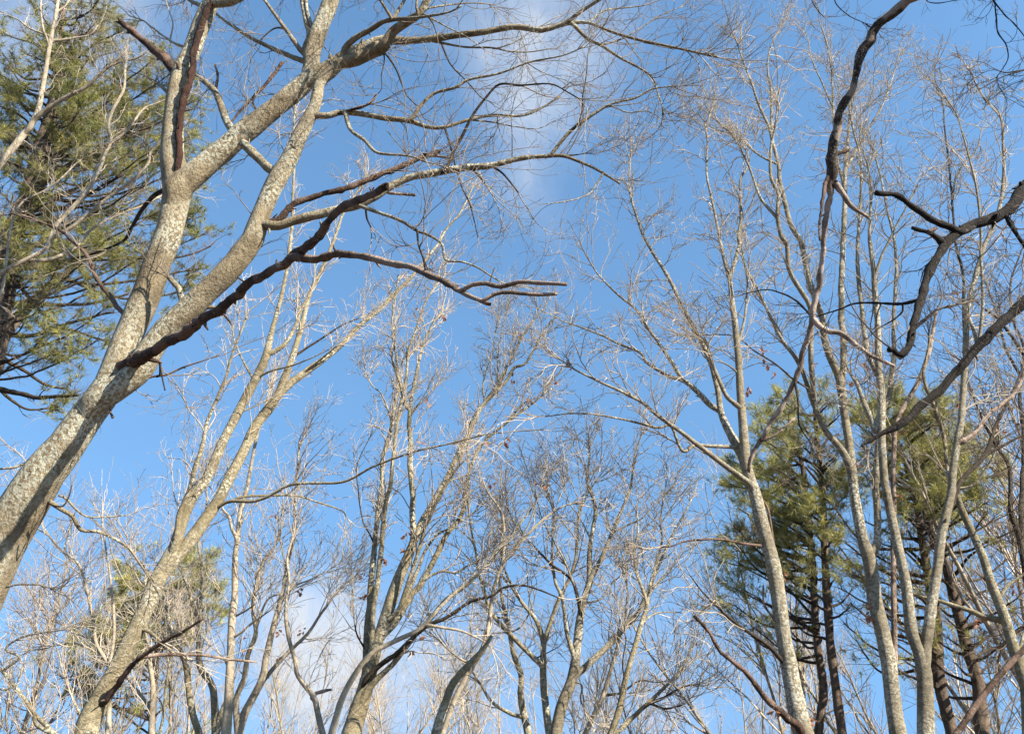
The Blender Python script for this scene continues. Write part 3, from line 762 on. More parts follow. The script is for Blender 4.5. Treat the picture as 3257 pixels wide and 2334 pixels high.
tree('forked_tree', 'slim grey tree at bottom centre with a bare lower limb sweeping out left', 13.0, """
T 12 56 9 : 1265,1730 1210,1480,50 1190,1350,42 1195,1230,38 1140,1080,34 1120,950,30 1090,830 1060,680,22 1050,560 1080,420
L 12 30 8 : 1215,1510 1130,1490 1000,1410 930,1300 860,1200 780,1120
L 12 12 6 : 1120,960 1200,900 1280,740 1260,600
B 12 14 8 : 1080,850 1040,850 1000,820
""", bk='olive', tw='twig', seed=63, dens=1.0, up=.10, ang=(14, 38), jit=.25, tip=.0040, twr=.012, n1=3.2, n2=5, n3=1.5)
tree('pole_tree', 'thin tree right of centre leaning right, crossing the low arm of the spotted tree', 11.5, """
T 12 50 8 : 1760,1730 1850,1450,44 1890,1260,38 1960,1010,36 2000,870,30 2030,770,26 2000,660 1960,540 1950,400 1970,280 1960,100
L 12 22 8 : 2025,770 2060,600 2130,350 2120,200 2150,0
L 12 14 6 : 1995,880 2100,820 2268,820
B 12 12 6 : 1885,1280 1870,1150 1890,1000 1870,930
L 12 14 6 : 2040,720 2130,590 2240,450
""", bk='olive', tw='twig', seed=64, dens=1.0, up=.08, ang=(20, 45), tip=.0036, twr=.012, n2=5, n3=1.5)
tree('pole_tree', 'slim pale tree right of centre with a crook in its low side limb', 13.5, """
T 12 44 9 : 1580,1730 1680,1500,38 1740,1370,34 1790,1200,28 1830,1060 1880,860 1900,700 1890,500
L 12 18 7 : 1640,1560 1620,1480 1610,1400 1590,1280
B 12 18 6 : 1750,1368 1860,1350 1980,1270 2100,1280 2200,1260
""", bk='pale', tw='twig', seed=65, dens=1.0, up=.10, ang=(14, 38), jit=.25, tip=.0040, twr=.012, n2=5, n3=1.5)
tree('pole_tree', 'thin pale tree leaning strongly right at the bottom, low between centre and right', 12.5, """
T 12 40 9 : 1760,1700 1810,1640,34 1950,1500,30 2080,1380 2180,1280 2268,1170 2330,1050
B 12 26 8 : 1990,1470 2050,1420 2150,1380 2268,1310 2400,1290
B 12 18 10 : 2060,1450 2150,1455 2268,1430
""", bk='olive', tw='twig', seed=66, dens=1.3, up=.09, ang=(18, 45), tip=.0036, twr=.012, n2=5, n3=1.5)

# ---- right hand trees
CR = dict(up=.085, ang=(18, 44), jit=.29, tip=.0036, twr=.0105, n1=4.4, n2=5, n3=1.6, l1=(.45, 1.3), l2=(.2, .65), l3=(.1, .3), depth=.25)
tree('forest_tree', 'mottled grey tree right of centre that divides into a wide fan of upright stems', 9.6, """
T 22 140 10 : 850,1800 770,1500,125 740,1350,118 700,1120,110 660,900,98 620,600,95 580,420,88 520,200,84 470,0,80 @21 455,1590,78 420,1430,66 400,1200,58 387,1050,52 375,800,46 350,550,40 325,350,34 310,220,26 270,80 255,0 @20 240,1550,18 200,1350 160,1150 165,950 150,820
L 21 78 9 : 440,1540 400,1410 335,1290,56 260,1130,42 230,950,36 180,770,34 100,600,30 0,420,26 @11 2180,230,24 2050,20,20 @10 2000,1550 1960,1430 1920,1300 1915,1150 1925,1000
L 21 44 8 : 250,1120 180,1060 100,980,36 0,900,30 @11 2170,870,24 2030,780 1990,720 1850,660 1700,590 1450,500
L 21 28 8 : 0,905 -60,800 -160,650 -240,540 -310,430 -420,340 -560,200 -630,90
L 21 36 9 : 390,1090 340,1050 290,1000 235,880 190,770 150,650 60,560
L 21 42 8 d1=-.6 : 445,1610 400,1550 300,1480,34 100,1330,32 0,1250,28 @11 2100,1130 2000,1050 1850,970 1680,890,16 1550,830 1450,760
L 21 26 7 d1=-.5 : 320,1380 200,1340 80,1335 0,1370 @11 2190,1205 2100,1215 1900,1165 1700,1130 1550,1120 1350,1140
L 21 32 8 : 315,250 340,130 380,0 @20 372,1580 390,1400 382,1200 440,1080 400,950
L 21 22 7 : 372,680 410,500 430,250 400,100 380,60
L 21 16 6 : 365,880 340,830 280,790 200,770
D 22 54 20 tw=0 d1=-.6 : 770,1600 730,1540 620,1450,44 500,1320,34 420,1210 250,1080 180,950 75,840
D 22 20 7 d1=-.5 tw=.15 : 540,390 480,370 350,350 200,330 0,350 @12 2180,380 2060,385
P 22 18 12 tw=0 : 615,450 605,400 590,250 560,110 480,20
B 22 34 7 d1=-.5 : 690,1190 640,1110 560,1030 370,900 250,800 130,680 50,570
P 22 20 10 tw=0 : 625,930 600,850 540,760 535,640
""", bk='grey', tw='twig', seed=71, **CR)
tree('forest_tree', 'tall straight grey tree on the right, forked twice low down, rising to the top edge', 10.4, """
T 22 118 9 : 1465,1800 1400,1450,104 1370,1150,98 1330,950,92 1280,750,90 1250,520,88 1225,420,84 1190,300,72 1150,100,66 @21 1130,1580,64 1110,1350,58 1080,1150,54 1055,950,56 1030,850,52 980,750,48 940,620,44 930,500,42 870,330,38 830,180,36 790,0,36 @20 780,1590,34 720,1500,32 680,1350,30 645,1200,28 637,1100,24 600,950,22 575,850,20 500,680 460,560 400,400 350,250
L 21 52 9 : 1112,1520 1060,1370 960,1250,40 900,1130,34 850,1000,32 800,850 740,740,26 640,600 560,430 500,300 430,180 390,0 @20 400,1560
L 21 40 8 : 880,1080 850,700 850,430 720,200 690,0 @20 660,1580 632,1450 632,1290,24 585,1180 585,1000 620,800 640,600
L 20 22 7 : 600,960 590,800 590,620 565,450 590,300 660,150
L 20 16 6 : 632,1110 560,1060 480,1010 350,900 200,850 100,760
L 20 22 7 : 632,1440 520,1320 430,1080 330,900 200,780
L 21 56 10 : 1062,930 1070,800,44 1068,600 1055,500,40 1055,250,38 1065,50,36 @20 1065,1600 1075,1400,32 1080,1150,28 1090,1000 1110,800 1130,650 1150,550
L 22 64 9 : 1240,440 1270,410 1292,330,46 1295,150 1283,0,42 @21 1290,1500,40 1300,1300 1320,1130,36 1370,1020 1390,850,34 1405,700 1400,560,24 1410,350 1420,150 1410,0 @20 1400,1560 1360,1400 1310,1150 1250,950
L 20 20 7 : 1078,1250 1030,1080 1010,950 1000,700 990,480 960,300 910,150
L 20 20 7 : 1085,1150 1150,1000 1240,850 1350,650 1440,350
B 21 14 6 d1=-.5 : 830,960 730,890 600,780 470,700 350,610 150,600 0,620
L 20 12 5 : 1000,720 930,560 860,400 830,250 790,200
""", bk='grey', tw='twig', seed=72, **CR)
tree('forest_tree', 'grey tree on the right with twin trunks parting in a narrow V near the bottom', 9.8, """
T 22 112 9 : 1622,1800 1615,1450,102 1605,1220,100 1570,1080,78 1520,950,74 1500,750,70 1470,550,64 1420,330,60 1380,150,56 1350,0,52 @21 1340,1560,50 1322,1300,50 1322,1100,50 1315,950,48 1300,800,44 1298,600,40 1290,450,38 1275,300,36 1270,180,34 1250,50,26 @20 1240,1560,22 1250,1300 1230,1100 1180,950 1190,800
L 22 88 10 : 1605,1200 1615,1060,72 1640,850,68 1690,550,62 1720,300,58 1770,100,54 1790,0,52 @21 1790,1550,50 1820,1350,46 1850,1150,44 1870,900,40 1880,700,38 1890,500,34 1910,350,32 1960,150,30 2010,0,26 @20 2040,1550 2100,1400 2130,1200,22 2130,950 2110,780 2000,650 1900,450
L 21 46 8 : 1318,1100 1280,1240 1262,1180 1200,1040,34 1160,930 1100,830 1085,760
L 21 36 8 : 1305,880 1240,750 1210,600 1190,430 1170,250 1160,50 @20 1170,1500 1185,1250 1180,1050 1130,850 1100,650
L 21 20 7 : 1275,220 1320,80 1360,0 @20 1420,1500 1500,1350 1600,1150
B 22 46 9 : 1738,220 1800,50,36 @21 1860,1550,30 2010,1400,28 2080,1200,22 2180,1000 2268,800 2330,650
B 21 24 8 : 2015,1395 2150,1320 2268,1260 2400,1200
P 21 34 16 tw=0 : 1855,1340 1930,1250,30 2030,1140 2180,1010 2240,930 2268,840 2290,760
L 21 26 8 : 1885,480 1930,560 1960,650 1990,450 1990,250 1980,50 @20 1980,1500 1950,1250 1890,1000 1830,780 1750,650
B 21 22 7 : 1876,720 1866,400 1865,200 1820,30 @20 1800,1450 1770,1100 1740,850 1720,650 1640,520
L 20 18 7 : 1790,1350 1830,1150 1950,1000 1990,850
L 21 14 6 : 1840,1250 1900,1060 1960,950 2010,860
""", bk='grey', tw='twig', seed=73, **CR)
tree('dead_stem', 'peeling whitish dead stem with a snapped pale top, standing among the right hand trees', 11.2, """
T 22 44 16 : 1420,1800 1410,1200 1400,500 1405,100,30 @21 1400,1600,30 1402,1400 1415,1200,28 1480,1060,30 1570,900,30 1640,700,26 1670,540 1685,430
P 21 16 16 tw=0 : 1670,450 1620,490 1550,540
""", bk='deadpale', seed=74, dens=0)
tree('pole_tree', 'slim dark grey tree near the right edge, curving left into a spray of fine twigs', 11.0, """
T 22 92 10 : 2310,1750 2290,1350,82 2200,1050,74 2120,800,62 2040,600,56 2000,460,52 1920,280,48 1850,120,42 1810,0,34 @21 1760,1500,28 1740,1300 1680,1100 1620,950,22 1600,850 1620,740 1650,600
L 22 42 10 : 2130,900 2000,840 1900,800 1700,740 1530,690 1420,560
L 22 26 8 : 2100,760 2160,640 2268,560 2400,450
L 22 26 8 : 2230,1130 2268,950 2330,800
L 21 20 8 : 1830,1610 1950,1580 2100,1320 2050,1200 2000,1060
""", bk='olive', tw='twigd', seed=75, dens=1.3, up=.05, ang=(20, 50), tip=.0025, twr=.009, n2=5, n3=1.4, l1=(.4, 1.1))
tree('pole_tree', 'thin crooked tree at the right edge, tangled dark twigs beyond the hanging bough', 12.5, """
T 22 60 10 : 2420,1750 2380,1300 2330,900,44 2268,500 2230,300,34 2180,150 @21 2170,1480,24 2080,1330 1980,1130 1900,920 1880,760
L 21 26 8 : 2268,730 2180,600 2080,480 2000,420 1900,330
L 22 40 9 : 2290,560 2250,200 @21 2268,1300 2240,1000 2268,700 2200,500 2180,250 2268,0
L 21 20 7 : 2235,880 2150,700 2100,500 2030,300 1980,180
L 22 30 8 : 2330,900 2200,960 2100,1120 2110,1250
""", bk='dark', tw='twigd', seed=76, dens=1.5, up=.05, ang=(22, 55), tip=.0026, twr=.009, n2=5, n3=1.4, l1=(.5, 1.3))
tree('leaning_dead_pole', 'reddish brown leaning dead pole slanting up to the right edge in the bottom corner', 8.5, """
T 22 50 34 : 1700,1800 1810,1640,42 1960,1420,40 2100,1240 2268,1060,36 2420,880 2560,700
""", bk='dead', seed=77, dens=0)

# ---- overhanging tree whose trunk stands just right of the picture
tree('overhanging_tree', 'dark tree reaching in over the right edge, crooked boughs and long hanging dead limb', 4.6, """
T 22 420 20 tw=.3 : 3400,1800 3350,800 @21 3250,1300,330 3150,400 @20 3050,1200,260 2980,500 2900,-200,200 2850,-900,140 2900,-1600 2800,-2300
L 20 100 36 d1=-.2 wig=2.4 : 3020,1000 2800,950 2600,960,92 2420,1090 2268,1270,84 2185,1390,80 2050,1460,70 1900,1515,66 1780,1590,64 @21 1720,50,60 1640,170,56 1580,320,52 1530,470,50 1500,600,46 1490,680,46 1440,725,44 1400,690,40 1360,690
L 20 50 32 tw=0 : 1850,1550 1780,1515 1690,1475 1560,1390,40 1420,1300 1285,1275
L 20 44 22 tw=0 : 1745,1625 1700,1580 1650,1545 1590,1530 1530,1508
D 20 30 22 tw=0 : 1620,1540 1650,1535 1690,1515
L 21 22 8 d1=.5 : 1545,360 1460,392 1300,385 1150,390 1050,430 900,480
L 21 12 6 : 1470,395 1465,440 1400,500 1300,560 1220,630
L 20 32 22 : 2165,1450 2210,1550 2268,1625 2330,1700
L 21 30 18 : 1490,640 1530,570 1600,500 1690,430
L 21 80 6 d1=.2 wig=2.2 tw=.3 : 3190,700 2800,0 2500,190,76 2268,380,68 2100,530,62 1900,740,62 1750,900,52 1650,1000,56 1530,1130,50 1420,1215,50 1360,1250,34 1300,1290,24 1190,1350
P 21 14 8 tw=0 : 1860,770 1820,755 1775,730
D 20 130 46 d1=2.6 wig=1.6 tw=0 m=M : 2930,-100 2600,-420 2200,-400 1850,-230 1600,-60,70 1500,15,64 1390,90,62 1300,165,60 1250,270,56 1210,330,66 1165,420,52 1152,520,44 1140,600,52 1090,660,48 1040,750,50 1025,850,54 1008,920,64 992,1050,68 988,1180,56 984,1240
P 20 42 22 d1=4.4 wig=1.6 tw=0 fork=0 m=N : 988,1180 980,1270,40 958,1400,38 937,1600,34 @21 928,80,32 910,280,38 872,430,36 842,600,34 790,740,32 760,850,38 700,990,34 600,1160,33 520,1300,31 460,1400,29 432,1500
D 20 28 16 tw=0 : 965,1140 945,1220 930,1300 912,1450 910,1590
P 20 48 20 tw=0 m=N : 992,1180 1020,1230 1060,1290 1110,1370 1225,1440
D 20 34 22 tw=0 : 1000,1020 1050,1005 1115,990
P 21 40 22 tw=0 m=N : 862,480 900,535 950,565 1060,590 1150,660 1250,740 1400,810
L 21 16 6 d1=3.6 : 858,480 750,370 650,320 560,300 400,330
P 21 24 14 tw=0 : 525,1310 620,1260 740,1150
B 21 18 8 : 755,880 770,1050 780,1200 860,1330
L 20 20 6 d1=1 : 2890,-300 2600,-200 2268,-120 2060,-30 2130,90 2200,150 2268,240 2320,330
L 20 12 5 : 2085,30 2090,200 2150,300 2160,400 2080,520
L 20 22 6 : 3000,560 2700,380 2500,390 2268,465 2150,500 2050,550 1950,610
L 20 14 6 : 2260,470 2150,480 2100,470
L 20 14 5 d1=2 : 1640,-90 1400,-150 1150,-100 1010,-10 1100,100 1230,170
L 20 10 5 : 1010,-30 900,-40 860,0 900,70 940,115
L 20 12 5 : 1850,-240 1700,-60 1620,0 1700,20 1830,0
""", bk='black', tw='twigd', seed=81, dens=.6, up=.0, ang=(25, 65), jit=.35, l1=(.25, .7), l2=(.1, .3), l3=(.05, .15), tip=.0019, twr=.007, n2=5, n3=1.5, wig=.8)

# ------------------------------------------------------------------ pines
def in_poly(x, y, poly):
    c = False; n = len(poly)
    for i in range(n):
        x1, y1 = poly[i]; x2, y2 = poly[(i + 1) % n]
        if (y1 > y) != (y2 > y) and x < (x2 - x1) * (y - y1) / (y2 - y1) + x1: c = not c
    return c

def scatter(poly, dmin, rng, tries=3000):
    xs = [p[0] for p in poly]; ys = [p[1] for p in poly]
    pts = []
    for _ in range(tries):
        p = (rng.uniform(min(xs), max(xs)), rng.uniform(min(ys), max(ys)))
        if in_poly(*p, poly) and all((p[0] - q[0]) ** 2 + (p[1] - q[1]) ** 2 > dmin * dmin for q in pts): pts.append(p)
    return pts

def tufts(pos, dirs, nrg, n, length, width):
    """needle bundles: thin three sided blades fanning out of each twig end"""
    m = len(pos)
    P = np.repeat(pos, n, 0); D = np.repeat(dirs, n, 0)
    d = norm(D * .75 + nrg.normal(size=(m * n, 3)) * .62)
    P = P - np.repeat(dirs, n, 0) * nrg.random((m * n, 1)) * length * .7
    L = length * nrg.uniform(.65, 1.15, (m * n, 1))
    side = norm(np.cross(d, norm(nrg.normal(size=(m * n, 3)))))
    a = P + side * width; b = P - side * width; t = P + d * L + np.array([0, 0, -1.0]) * L * .12
    V = np.stack([a, b, t], 1).reshape(-1, 3)
    return V, np.arange(len(V)).reshape(-1, 3)

def pine(name, label, D, tile, trunks, areas, seed, extra='', nl=.12, nw=.0024, nn=22, mat='needle', tw=(5, 4), group=None, w=(26, 8), tl=(.25, .7), tmin=.3, gap=-.12, gs=.9):
    rng = random.Random(seed)
    txt = trunks.strip().splitlines()
    # the trunk axis in tile coordinates, to start boughs from
    kind, G, W, s_, o_ = parse(txt[0]); ax = G - np.array([2268 * int(tile[0]), 1625 * int(tile[1])])
    lines = list(txt); flags = [None] * len(txt)
    for poly, dmin, leafy in areas:
        for (x, y) in scatter(poly, dmin, rng):
            yy = y + .30 * abs(x - np.interp(y, ax[::-1, 1], ax[::-1, 0])) + 50
            xx = np.interp(yy, ax[::-1, 1], ax[::-1, 0]); yy = min(yy, ax[:, 1].max())
            if abs(x - xx) < 40: x += 60
            ln = abs(x - xx) + 60
            mx_, my_ = xx + (x - xx) * rng.uniform(.35, .65), (y + yy) / 2 + .10 * ln + rng.uniform(-.14, .14) * ln; yy += rng.uniform(-.1, .25) * ln
            lines.append(f"B {tile} {w[0]} {w[1]} d1={rng.uniform(-2.6, 2.6):.2f} leafy={leafy} wig=2.5 : {xx:.0f},{yy:.0f} {mx_:.0f},{my_:.0f} {x:.0f},{y:.0f}")
    lines += [l for l in extra.strip().splitlines() if l.strip()]
    root, recs, origin = tree(name, label, D, "\n".join(lines), bk='pine', seed=seed, dens=0, group=group, cat='pine tree', wig=.5)
    nrg = np.random.default_rng(seed)
    sets, tp, td = [], [], []
    for r in recs:
        if r.kind == 'T': continue
        leafy = float(r.opts.get('leafy', 1))
        r.obj.name = 'bough'
        P, R = chunks([r.C], [r.R], 12)
        L = np.linalg.norm(np.diff(r.C, axis=0), axis=1).sum()
        A, AR = grow(P, R, max(3, int(L * tw[0])), nrg, tmin, 1, tl, 7, (30, 65), .06, .22, .6, .008, .002, tipbias=1.6)
        A2, AR2 = grow(P, R, 3, nrg, .9, 1, (.2, .45), 7, (5, 30), .06, .2, .8, .008, .002)
        A = np.concatenate([A, A2]); AR = np.concatenate([AR, AR2])
        B, BR = grow(A, AR, len(A) * tw[1], nrg, .25, 1, (.10, .30), 5, (25, 55), .10, .2, .7, .005, .0018)
        sets += [(A, AR), (B, BR)]
        for C in (A, B):
            k = (nrg.random(len(C)) < leafy) & np.array([mnoise.noise(Vector(q * gs)) > gap for q in C[:, -1]], bool)
            tp.append(C[k, -1]); td.append(norm(C[k, -1] - C[k, -2]))
    tp = np.vstack(tp); td = norm(np.vstack(td) + np.array([0, 0, .35]))
    # pick out the twigs' mesh first, then the needles
    byk = {}
    for P, R in sets: byk.setdefault(P.shape[1], []).append((P, R))
    sets = [(np.concatenate([p for p, _ in v]), np.concatenate([r for _, r in v])) for v in byk.values()]
    twig_mesh('twigs', sets, M['twigd'], root, origin)
    V, T = tufts(tp, td, nrg, nn, nl, nw)
    o = mesh_from('needles', V - origin, None, M[mat], root, T, smooth=False); o['kind'] = 'stuff'
    return root

pine('pine_tree', 'large pine with yellow green needles filling the upper left corner behind the leaning trunk', 12.5, '00', """
T 01 170 40 : -350,1300 -120,900 -20,620 50,30,135 @00 60,1580 110,1480 215,1250,125 270,1000,105 345,750,85 385,500,65 400,250,48 420,50
T 01 90 40 : -60,700 60,560 200,400 330,280 @00 480,1780 560,1650
""", [([(-160, 420), (60, 180), (230, 130), (420, -60), (640, -60), (790, 110), (800, 300), (1020, 380), (1300, 600), (1300, 950), (1000, 1050), (500, 1100), (-100, 1150)], 108, 1.0),
      ([(-100, 900), (1320, 950), (1380, 1560), (600, 1650), (-50, 1700)], 135, .8),
      ([(-150, 1500), (700, 1500), (720, 2250), (300, 2400), (-150, 2400)], 170, .6)], 101, """
B 01 40 20 d1=-.8 leafy=.35 : -100,960 120,985 250,1015 400,1005 530,1000
B 01 34 12 d1=.5 leafy=.6 : -60,700 60,780 150,830 300,930 450,960
B 01 34 12 d1=.4 leafy=.3 : 0,590 200,605 400,540 650,470 760,450
B 01 30 12 d1=1 leafy=.6 : 30,150 250,420 400,540 550,590 700,640
B 01 30 12 d1=.8 leafy=.25 : 20,400 300,400 600,390 850,330
B 01 30 12 d1=-.6 leafy=.2 : 40,160 300,120 600,105 950,95
B 01 26 10 d1=1.5 leafy=.8 : 60,60 500,250 900,240 1200,180 1350,160
B 01 26 10 d1=1.8 leafy=.9 : 60,0 600,60 1100,90 1280,60 1400,10
B 01 26 10 d1=2 leafy=.9 : 60,40 700,330 1000,350 1250,300
B 01 24 8 d1=1 leafy=.9 : -80,900 150,1080 330,1090 430,1120
""", nl=.15, nw=.0042, nn=30, w=(18, 7), tw=(4, 5), gap=-.02, gs=1.0)
pine('pine_tree', 'tall bushy pine crowned in green behind the mottled fan shaped tree', 17.0, '21', """
T 22 58 20 : 1120,1850 1060,1600,62 985,1050,56 950,550,50 935,100,44 @21 920,1500 890,1250 870,1020
""", [([(660, 990), (900, 1010), (1050, 1150), (1110, 1500), (1080, 1900), (700, 1950), (640, 1500), (620, 1150)], 86, 1.0),
      ([(1080, 1900), (1150, 2400), (700, 2500), (700, 1950)], 120, .5)], 102, nl=.18, nw=.0050, nn=26, mat='needle2', w=(20, 7), tw=(3.2, 4), tl=(.3, .8), tmin=.42, gap=-.09, gs=.9)
pine('pine_tree', 'bushy pine with two leaning dark trunks low down, just right of the mottled tree trunk', 18.0, '21', """
T 22 56 20 : 900,1850 905,1600,58 935,1300,54 890,1000,48 862,500,44 825,100,36 @21 800,1500 740,1250 700,1120
""", [([(700, 1050), (660, 1100), (520, 1120), (480, 1300), (280, 1480), (330, 1750), (320, 1980), (640, 2100), (720, 1700), (720, 1300)], 86, 1.0),
      ([(200, 1980), (750, 1900), (720, 2600), (300, 2500)], 125, .5)], 103, nl=.18, nw=.0050, nn=26, mat='needle2', w=(20, 7), tw=(3.2, 4), tl=(.3, .8), tmin=.42, gap=-.09, gs=.9)
pine('pine_tree', 'rough barked pine with flaky red brown trunk at right, rightmost of the green crowned pines', 16.0, '21', """
T 22 100 26 : 2050,1850 1990,1600,92 1960,1280,82 1850,900,74 1765,560,64 1640,250,52 @21 1560,1500 1500,1300 1480,1130
""", [([(1400, 1030), (1700, 1060), (1850, 1220), (2060, 1350), (2060, 1700), (1800, 1800), (1560, 1700), (1520, 1300)], 78, .95),
      ([(1500, 1800), (2260, 1750), (2260, 2800), (1600, 2900)], 120, .08)], 104, nl=.19, nw=.0055, nn=26, mat='needle2', w=(24, 8), tw=(3.2, 4), tl=(.3, .8), tmin=.42, gap=-.09, gs=.9)
pine('pine_tree', 'rough barked pine with dark straight trunk behind the twin V shaped grey tree', 16.8, '21', """
T 22 88 24 : 1830,1850 1785,1600,84 1700,1250,74 1690,900,64 1600,400,54 1555,100,44 @21 1500,1500 1400,1250 1330,1100
""", [([(1160, 1080), (1400, 1030), (1500, 1200), (1520, 1600), (1480, 1800), (1250, 1550), (1150, 1250)], 78, .95),
      ([(1000, 1750), (1650, 1750), (1650, 2800), (1050, 2700)], 125, .2)], 105, nl=.19, nw=.0055, nn=26, mat='needle2', w=(24, 8), tw=(3.2, 4), tl=(.3, .8), tmin=.42, gap=-.09, gs=.9)
pine('pine_tree', 'small far pine showing green tufts behind the leaning spotted trunk at lower left', 24.0, '02', """
T 02 50 14 : 1010,1900 1010,1600,46 1050,1000,34 1080,600 1090,420
""", [([(760, 480), (1100, 430), (1400, 480), (1450, 640), (1440, 920), (1200, 1000), (900, 1050), (600, 1010), (500, 940), (680, 820), (780, 640)], 68, 1.0),
      ([(290, 1130), (560, 1110), (560, 1230), (380, 1230)], 80, .9), ([(500, 1240), (640, 1270), (600, 1380)], 80, .8),
      ([(820, 1350), (1250, 1310), (1250, 1480), (900, 1490)], 130, .7), ([(1100, 1540), (1400, 1540), (1350, 1700), (1100, 1700)], 110, .8)],
     106, nl=.24, nw=.007, nn=24, mat='needle2', w=(14, 5), tw=(3, 4), tl=(.3, .8), gap=-.02)

# ------------------------------------------------------------------ thicket of slender trees farther back
def far_tree_parts(seed, h):
    nrg = np.random.default_rng(seed)
    k = 18
    ns = int(nrg.integers(1, 4))
    S = np.zeros((ns, k, 3)); SR = np.zeros((ns, k))
    for i in range(ns):
        d = norm(np.array([nrg.normal() * .10 * (1 + ns * .5), nrg.normal() * .10 * (1 + ns * .5), 1.0]))
        p = np.array([nrg.normal() * .05, nrg.normal() * .05, -.2]); hh = h * nrg.uniform(.8, 1.0)
        for j in range(k):
            S[i, j] = p; p = p + d * hh / (k - 1); d = norm(d + nrg.normal(size=3) * .05 + np.array([0, 0, .02]))
        SR[i] = np.linspace(nrg.uniform(.05, .085), .006, k)
    A, AR = grow(S, SR, 13 * ns + 4, nrg, .28, .97, (1.6, 3.6), 11, (18, 42), .06, .16, .7, .03, .005, lenpow=1)
    B, BR = grow(A, AR, len(A) * 5, nrg, .15, 1, (.5, 1.5), 8, (15, 42), .09, .20, .7, .012, .0036)
    Cc, CR_ = grow(B, BR, len(B) * 2, nrg, .15, 1, (.2, .6), 5, (20, 45), .06, .2, .8, .007, .0030)
    return (S, SR), (A, AR), (B, BR), (Cc, CR_)

protos = []
Z0 = np.zeros(3)
far_kinds = [('pale', 'twig'), ('olive', 'twigr'), ('pale', 'twigr'), ('olive', 'twig'), ('pale', 'twig')]
frng = random.Random(5)
places = []
def put(n, x0, x1, d0, d1, h0, h1, label, group):
    for i in range(n):
        D = frng.uniform(d0, d1)
        gx = x0 + (x1 - x0) * (i + frng.random()) / n
        r = ray(gx, 4600)
        places.append((r[0] / r[1] * D, D, frng.uniform(h0, h1), label, group))
put(11, -300, 2100, 19, 27, 7.6, 9.6, 'slender bare tree with fine reddish twigs in the lower left background thicket', 'bare trees in the lower left thicket')
put(16, 1700, 5200, 30, 44, 8.5, 11.0, 'small distant bare tree in the fine grey thicket along the bottom edge', 'distant bare trees along the bottom')
put(6, 2300, 5200, 22, 28, 7.2, 8.8, 'thin bare tree standing behind the middle trees, low above the bottom edge', 'thin bare trees behind the middle')
put(9, 4900, 7400, 19, 30, 9.5, 12.5, 'bare tangled tree behind the pines at lower right', 'bare trees behind the right hand pines')
put(4, 6600, 7700, 15, 19, 11.5, 13.5, 'bare twiggy tree behind the right edge, seen through the dark overhanging bough', 'bare trees at the right edge')
for i in range(7):
    bkm, twm = far_kinds[i % 5]
    e = bpy.data.objects.new('bare_tree', None); e.empty_display_size = .3
    (S, SR), *rest = far_tree_parts(300 + i, 9.5)
    parts = []
    for j in range(len(S)):
        C, R_ = resample(S[j], SR[j], .3)
        parts.append(('trunk', C, R_))
    protos.append((e, parts, rest, bkm, twm))
used = {}
for i, (x, y, h, label, group) in enumerate(places):
    pi = i % 7
    e, parts, rest, bkm, twm = protos[pi]
    if pi not in used:
        link(e)
        kids = [stem_mesh('trunk' if q == 0 else 'stem', C, R_, M[bkm], e, Z0, random.Random(i), wig=.02) for q, (_, C, R_) in enumerate(parts)]
        kids.append(twig_mesh('twigs', rest, M[twm], e, Z0))
        used[pi] = kids; r = e
    else:
        r = e.copy(); link(r)
        for o in used[pi]:
            c = o.copy(); link(c); c.parent = r
    r.location = (x, y, 0); s_ = h / 9.5; r.scale = (s_, s_, s_); r.rotation_euler = (0, 0, frng.uniform(0, 6.28))
    r['label'] = label; r['category'] = 'tree'; r['group'] = group

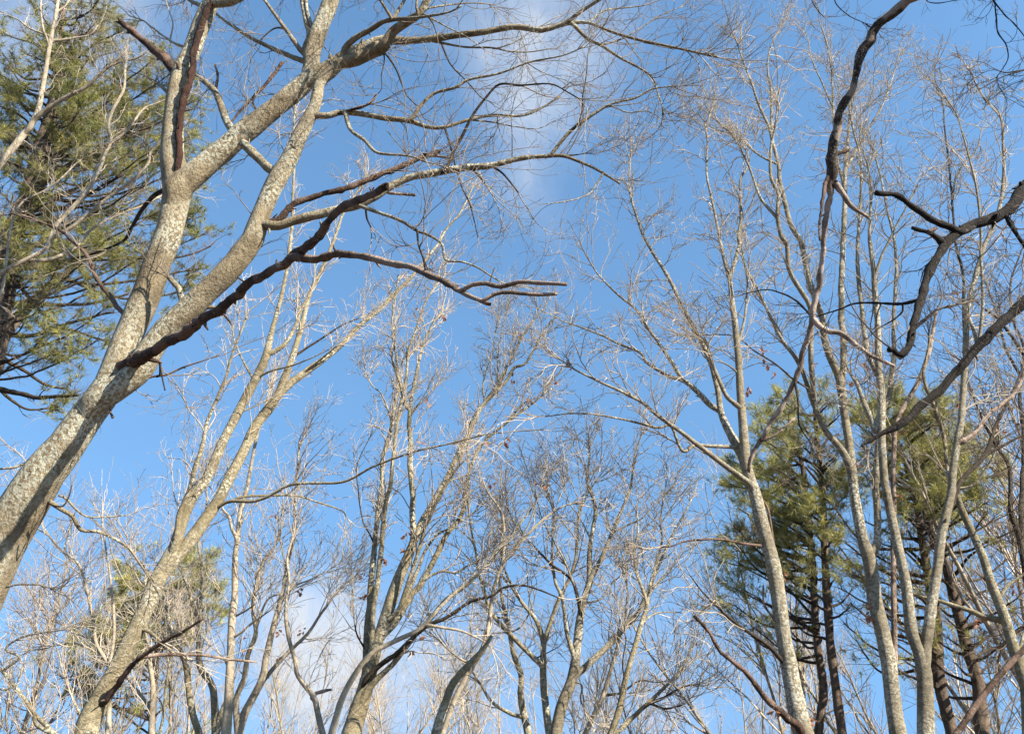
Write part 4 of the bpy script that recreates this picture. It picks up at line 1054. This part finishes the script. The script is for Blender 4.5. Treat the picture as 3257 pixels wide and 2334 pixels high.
# ------------------------------------------------------------------ curled brown leaves still on the twigs
def leaf_cluster(tile, x, y, n=5, size=.07):
    g = np.array([x + 2268 * tile[0], y + 1625 * tile[1]], float)
    best = None
    for rr, root, origin in ALL:
        if root['category'] == 'pine tree' or rr.D < 8: continue
        dd = np.linalg.norm(rr.G - g, axis=1); j = int(dd.argmin())
        if best is None or dd[j] < best[0]: best = (dd[j], rr, j, root, origin)
    _, rr, j, root, origin = best
    p, t = unproject(g[0], g[1], rr.D + rr.d[j])
    a, _ = unproject(*rr.G[j], rr.D + rr.d[j])
    p = a + (p - a) * min(1, .10 / (np.linalg.norm(p - a) + 1e-6))
    nrg = np.random.default_rng(int(x * 7 + y))
    V, Q = [], []
    # a short twig that carries the leaves
    tv, tq = tubes(np.array([[a, (a + p) / 2 + nrg.normal(size=3) * .015, p]]), np.array([[.004, .003, .002]]), 4)
    for i in range(n):
        d = norm(nrg.normal(size=3) + np.array([0, 0, -.7])); sd_ = norm(np.cross(d, nrg.normal(size=3))); up_ = np.cross(d, sd_)
        L = size * nrg.uniform(.7, 1.3); b = p + nrg.normal(size=3) * .02; off = len(V)
        for s in range(6):
            u = s / 5; wv = L * .30 * (math.sin(math.pi * min(1, u * .92 + .06)) * (1 + .35 * (-1) ** s)); c = b + d * L * u + up_ * L * .35 * u * u
            V += [c - sd_ * wv + up_ * wv * .5, c, c + sd_ * wv + up_ * wv * .5]
        for s in range(5):
            q = off + s * 3
            Q += [[q, q + 1, q + 4, q + 3], [q + 1, q + 2, q + 5, q + 4]]
    o = mesh_from('leaf_cluster', np.array(V) - origin, Q, M['leaf'], root)
    o['label'] = 'cluster of curled brown dead leaves'
LEAVES = {(0, 2): [(1550, 750), (2010, 725), (1600, 990), (1650, 1060), (1860, 960), (2000, 930), (1850, 1120), (1780, 150)],
          (1, 2): [(285, 460), (510, 1120), (150, 570), (550, 980), (145, 720), (365, 580), (430, 290), (365, 390)],
          (1, 1): [(1140, 890), (590, 1085), (1250, 1025), (1000, 1340), (530, 1310), (1455, 890), (1520, 815), (1350, 1600), (1090, 1310), (690, 480), (475, 430), (1190, 590), (745, 1110), (1060, 1570), (1290, 1590)],
          (2, 0): [(280, 475), (900, 1170)],
          (2, 1): [(540, 710), (550, 800), (885, 800), (1210, 820), (1210, 620), (1110, 920), (545, 910), (470, 945), (1190, 1445), (1920, 960), (2120, 1250), (2190, 1190), (1600, 1450), (1830, 1050), (1830, 310), (1480, 1250)],
          (2, 2): [(1560, 40), (1150, 800), (1190, 860), (1240, 850), (760, 560), (630, 1480), (985, 1490), (2035, 580), (2210, 670), (770, 1450), (1930, 950), (2050, 610)]}
for t_, lst in LEAVES.items():
    for (x, y) in lst: leaf_cluster(t_, x, y, 6 if t_ == (2, 2) else 4, .07)
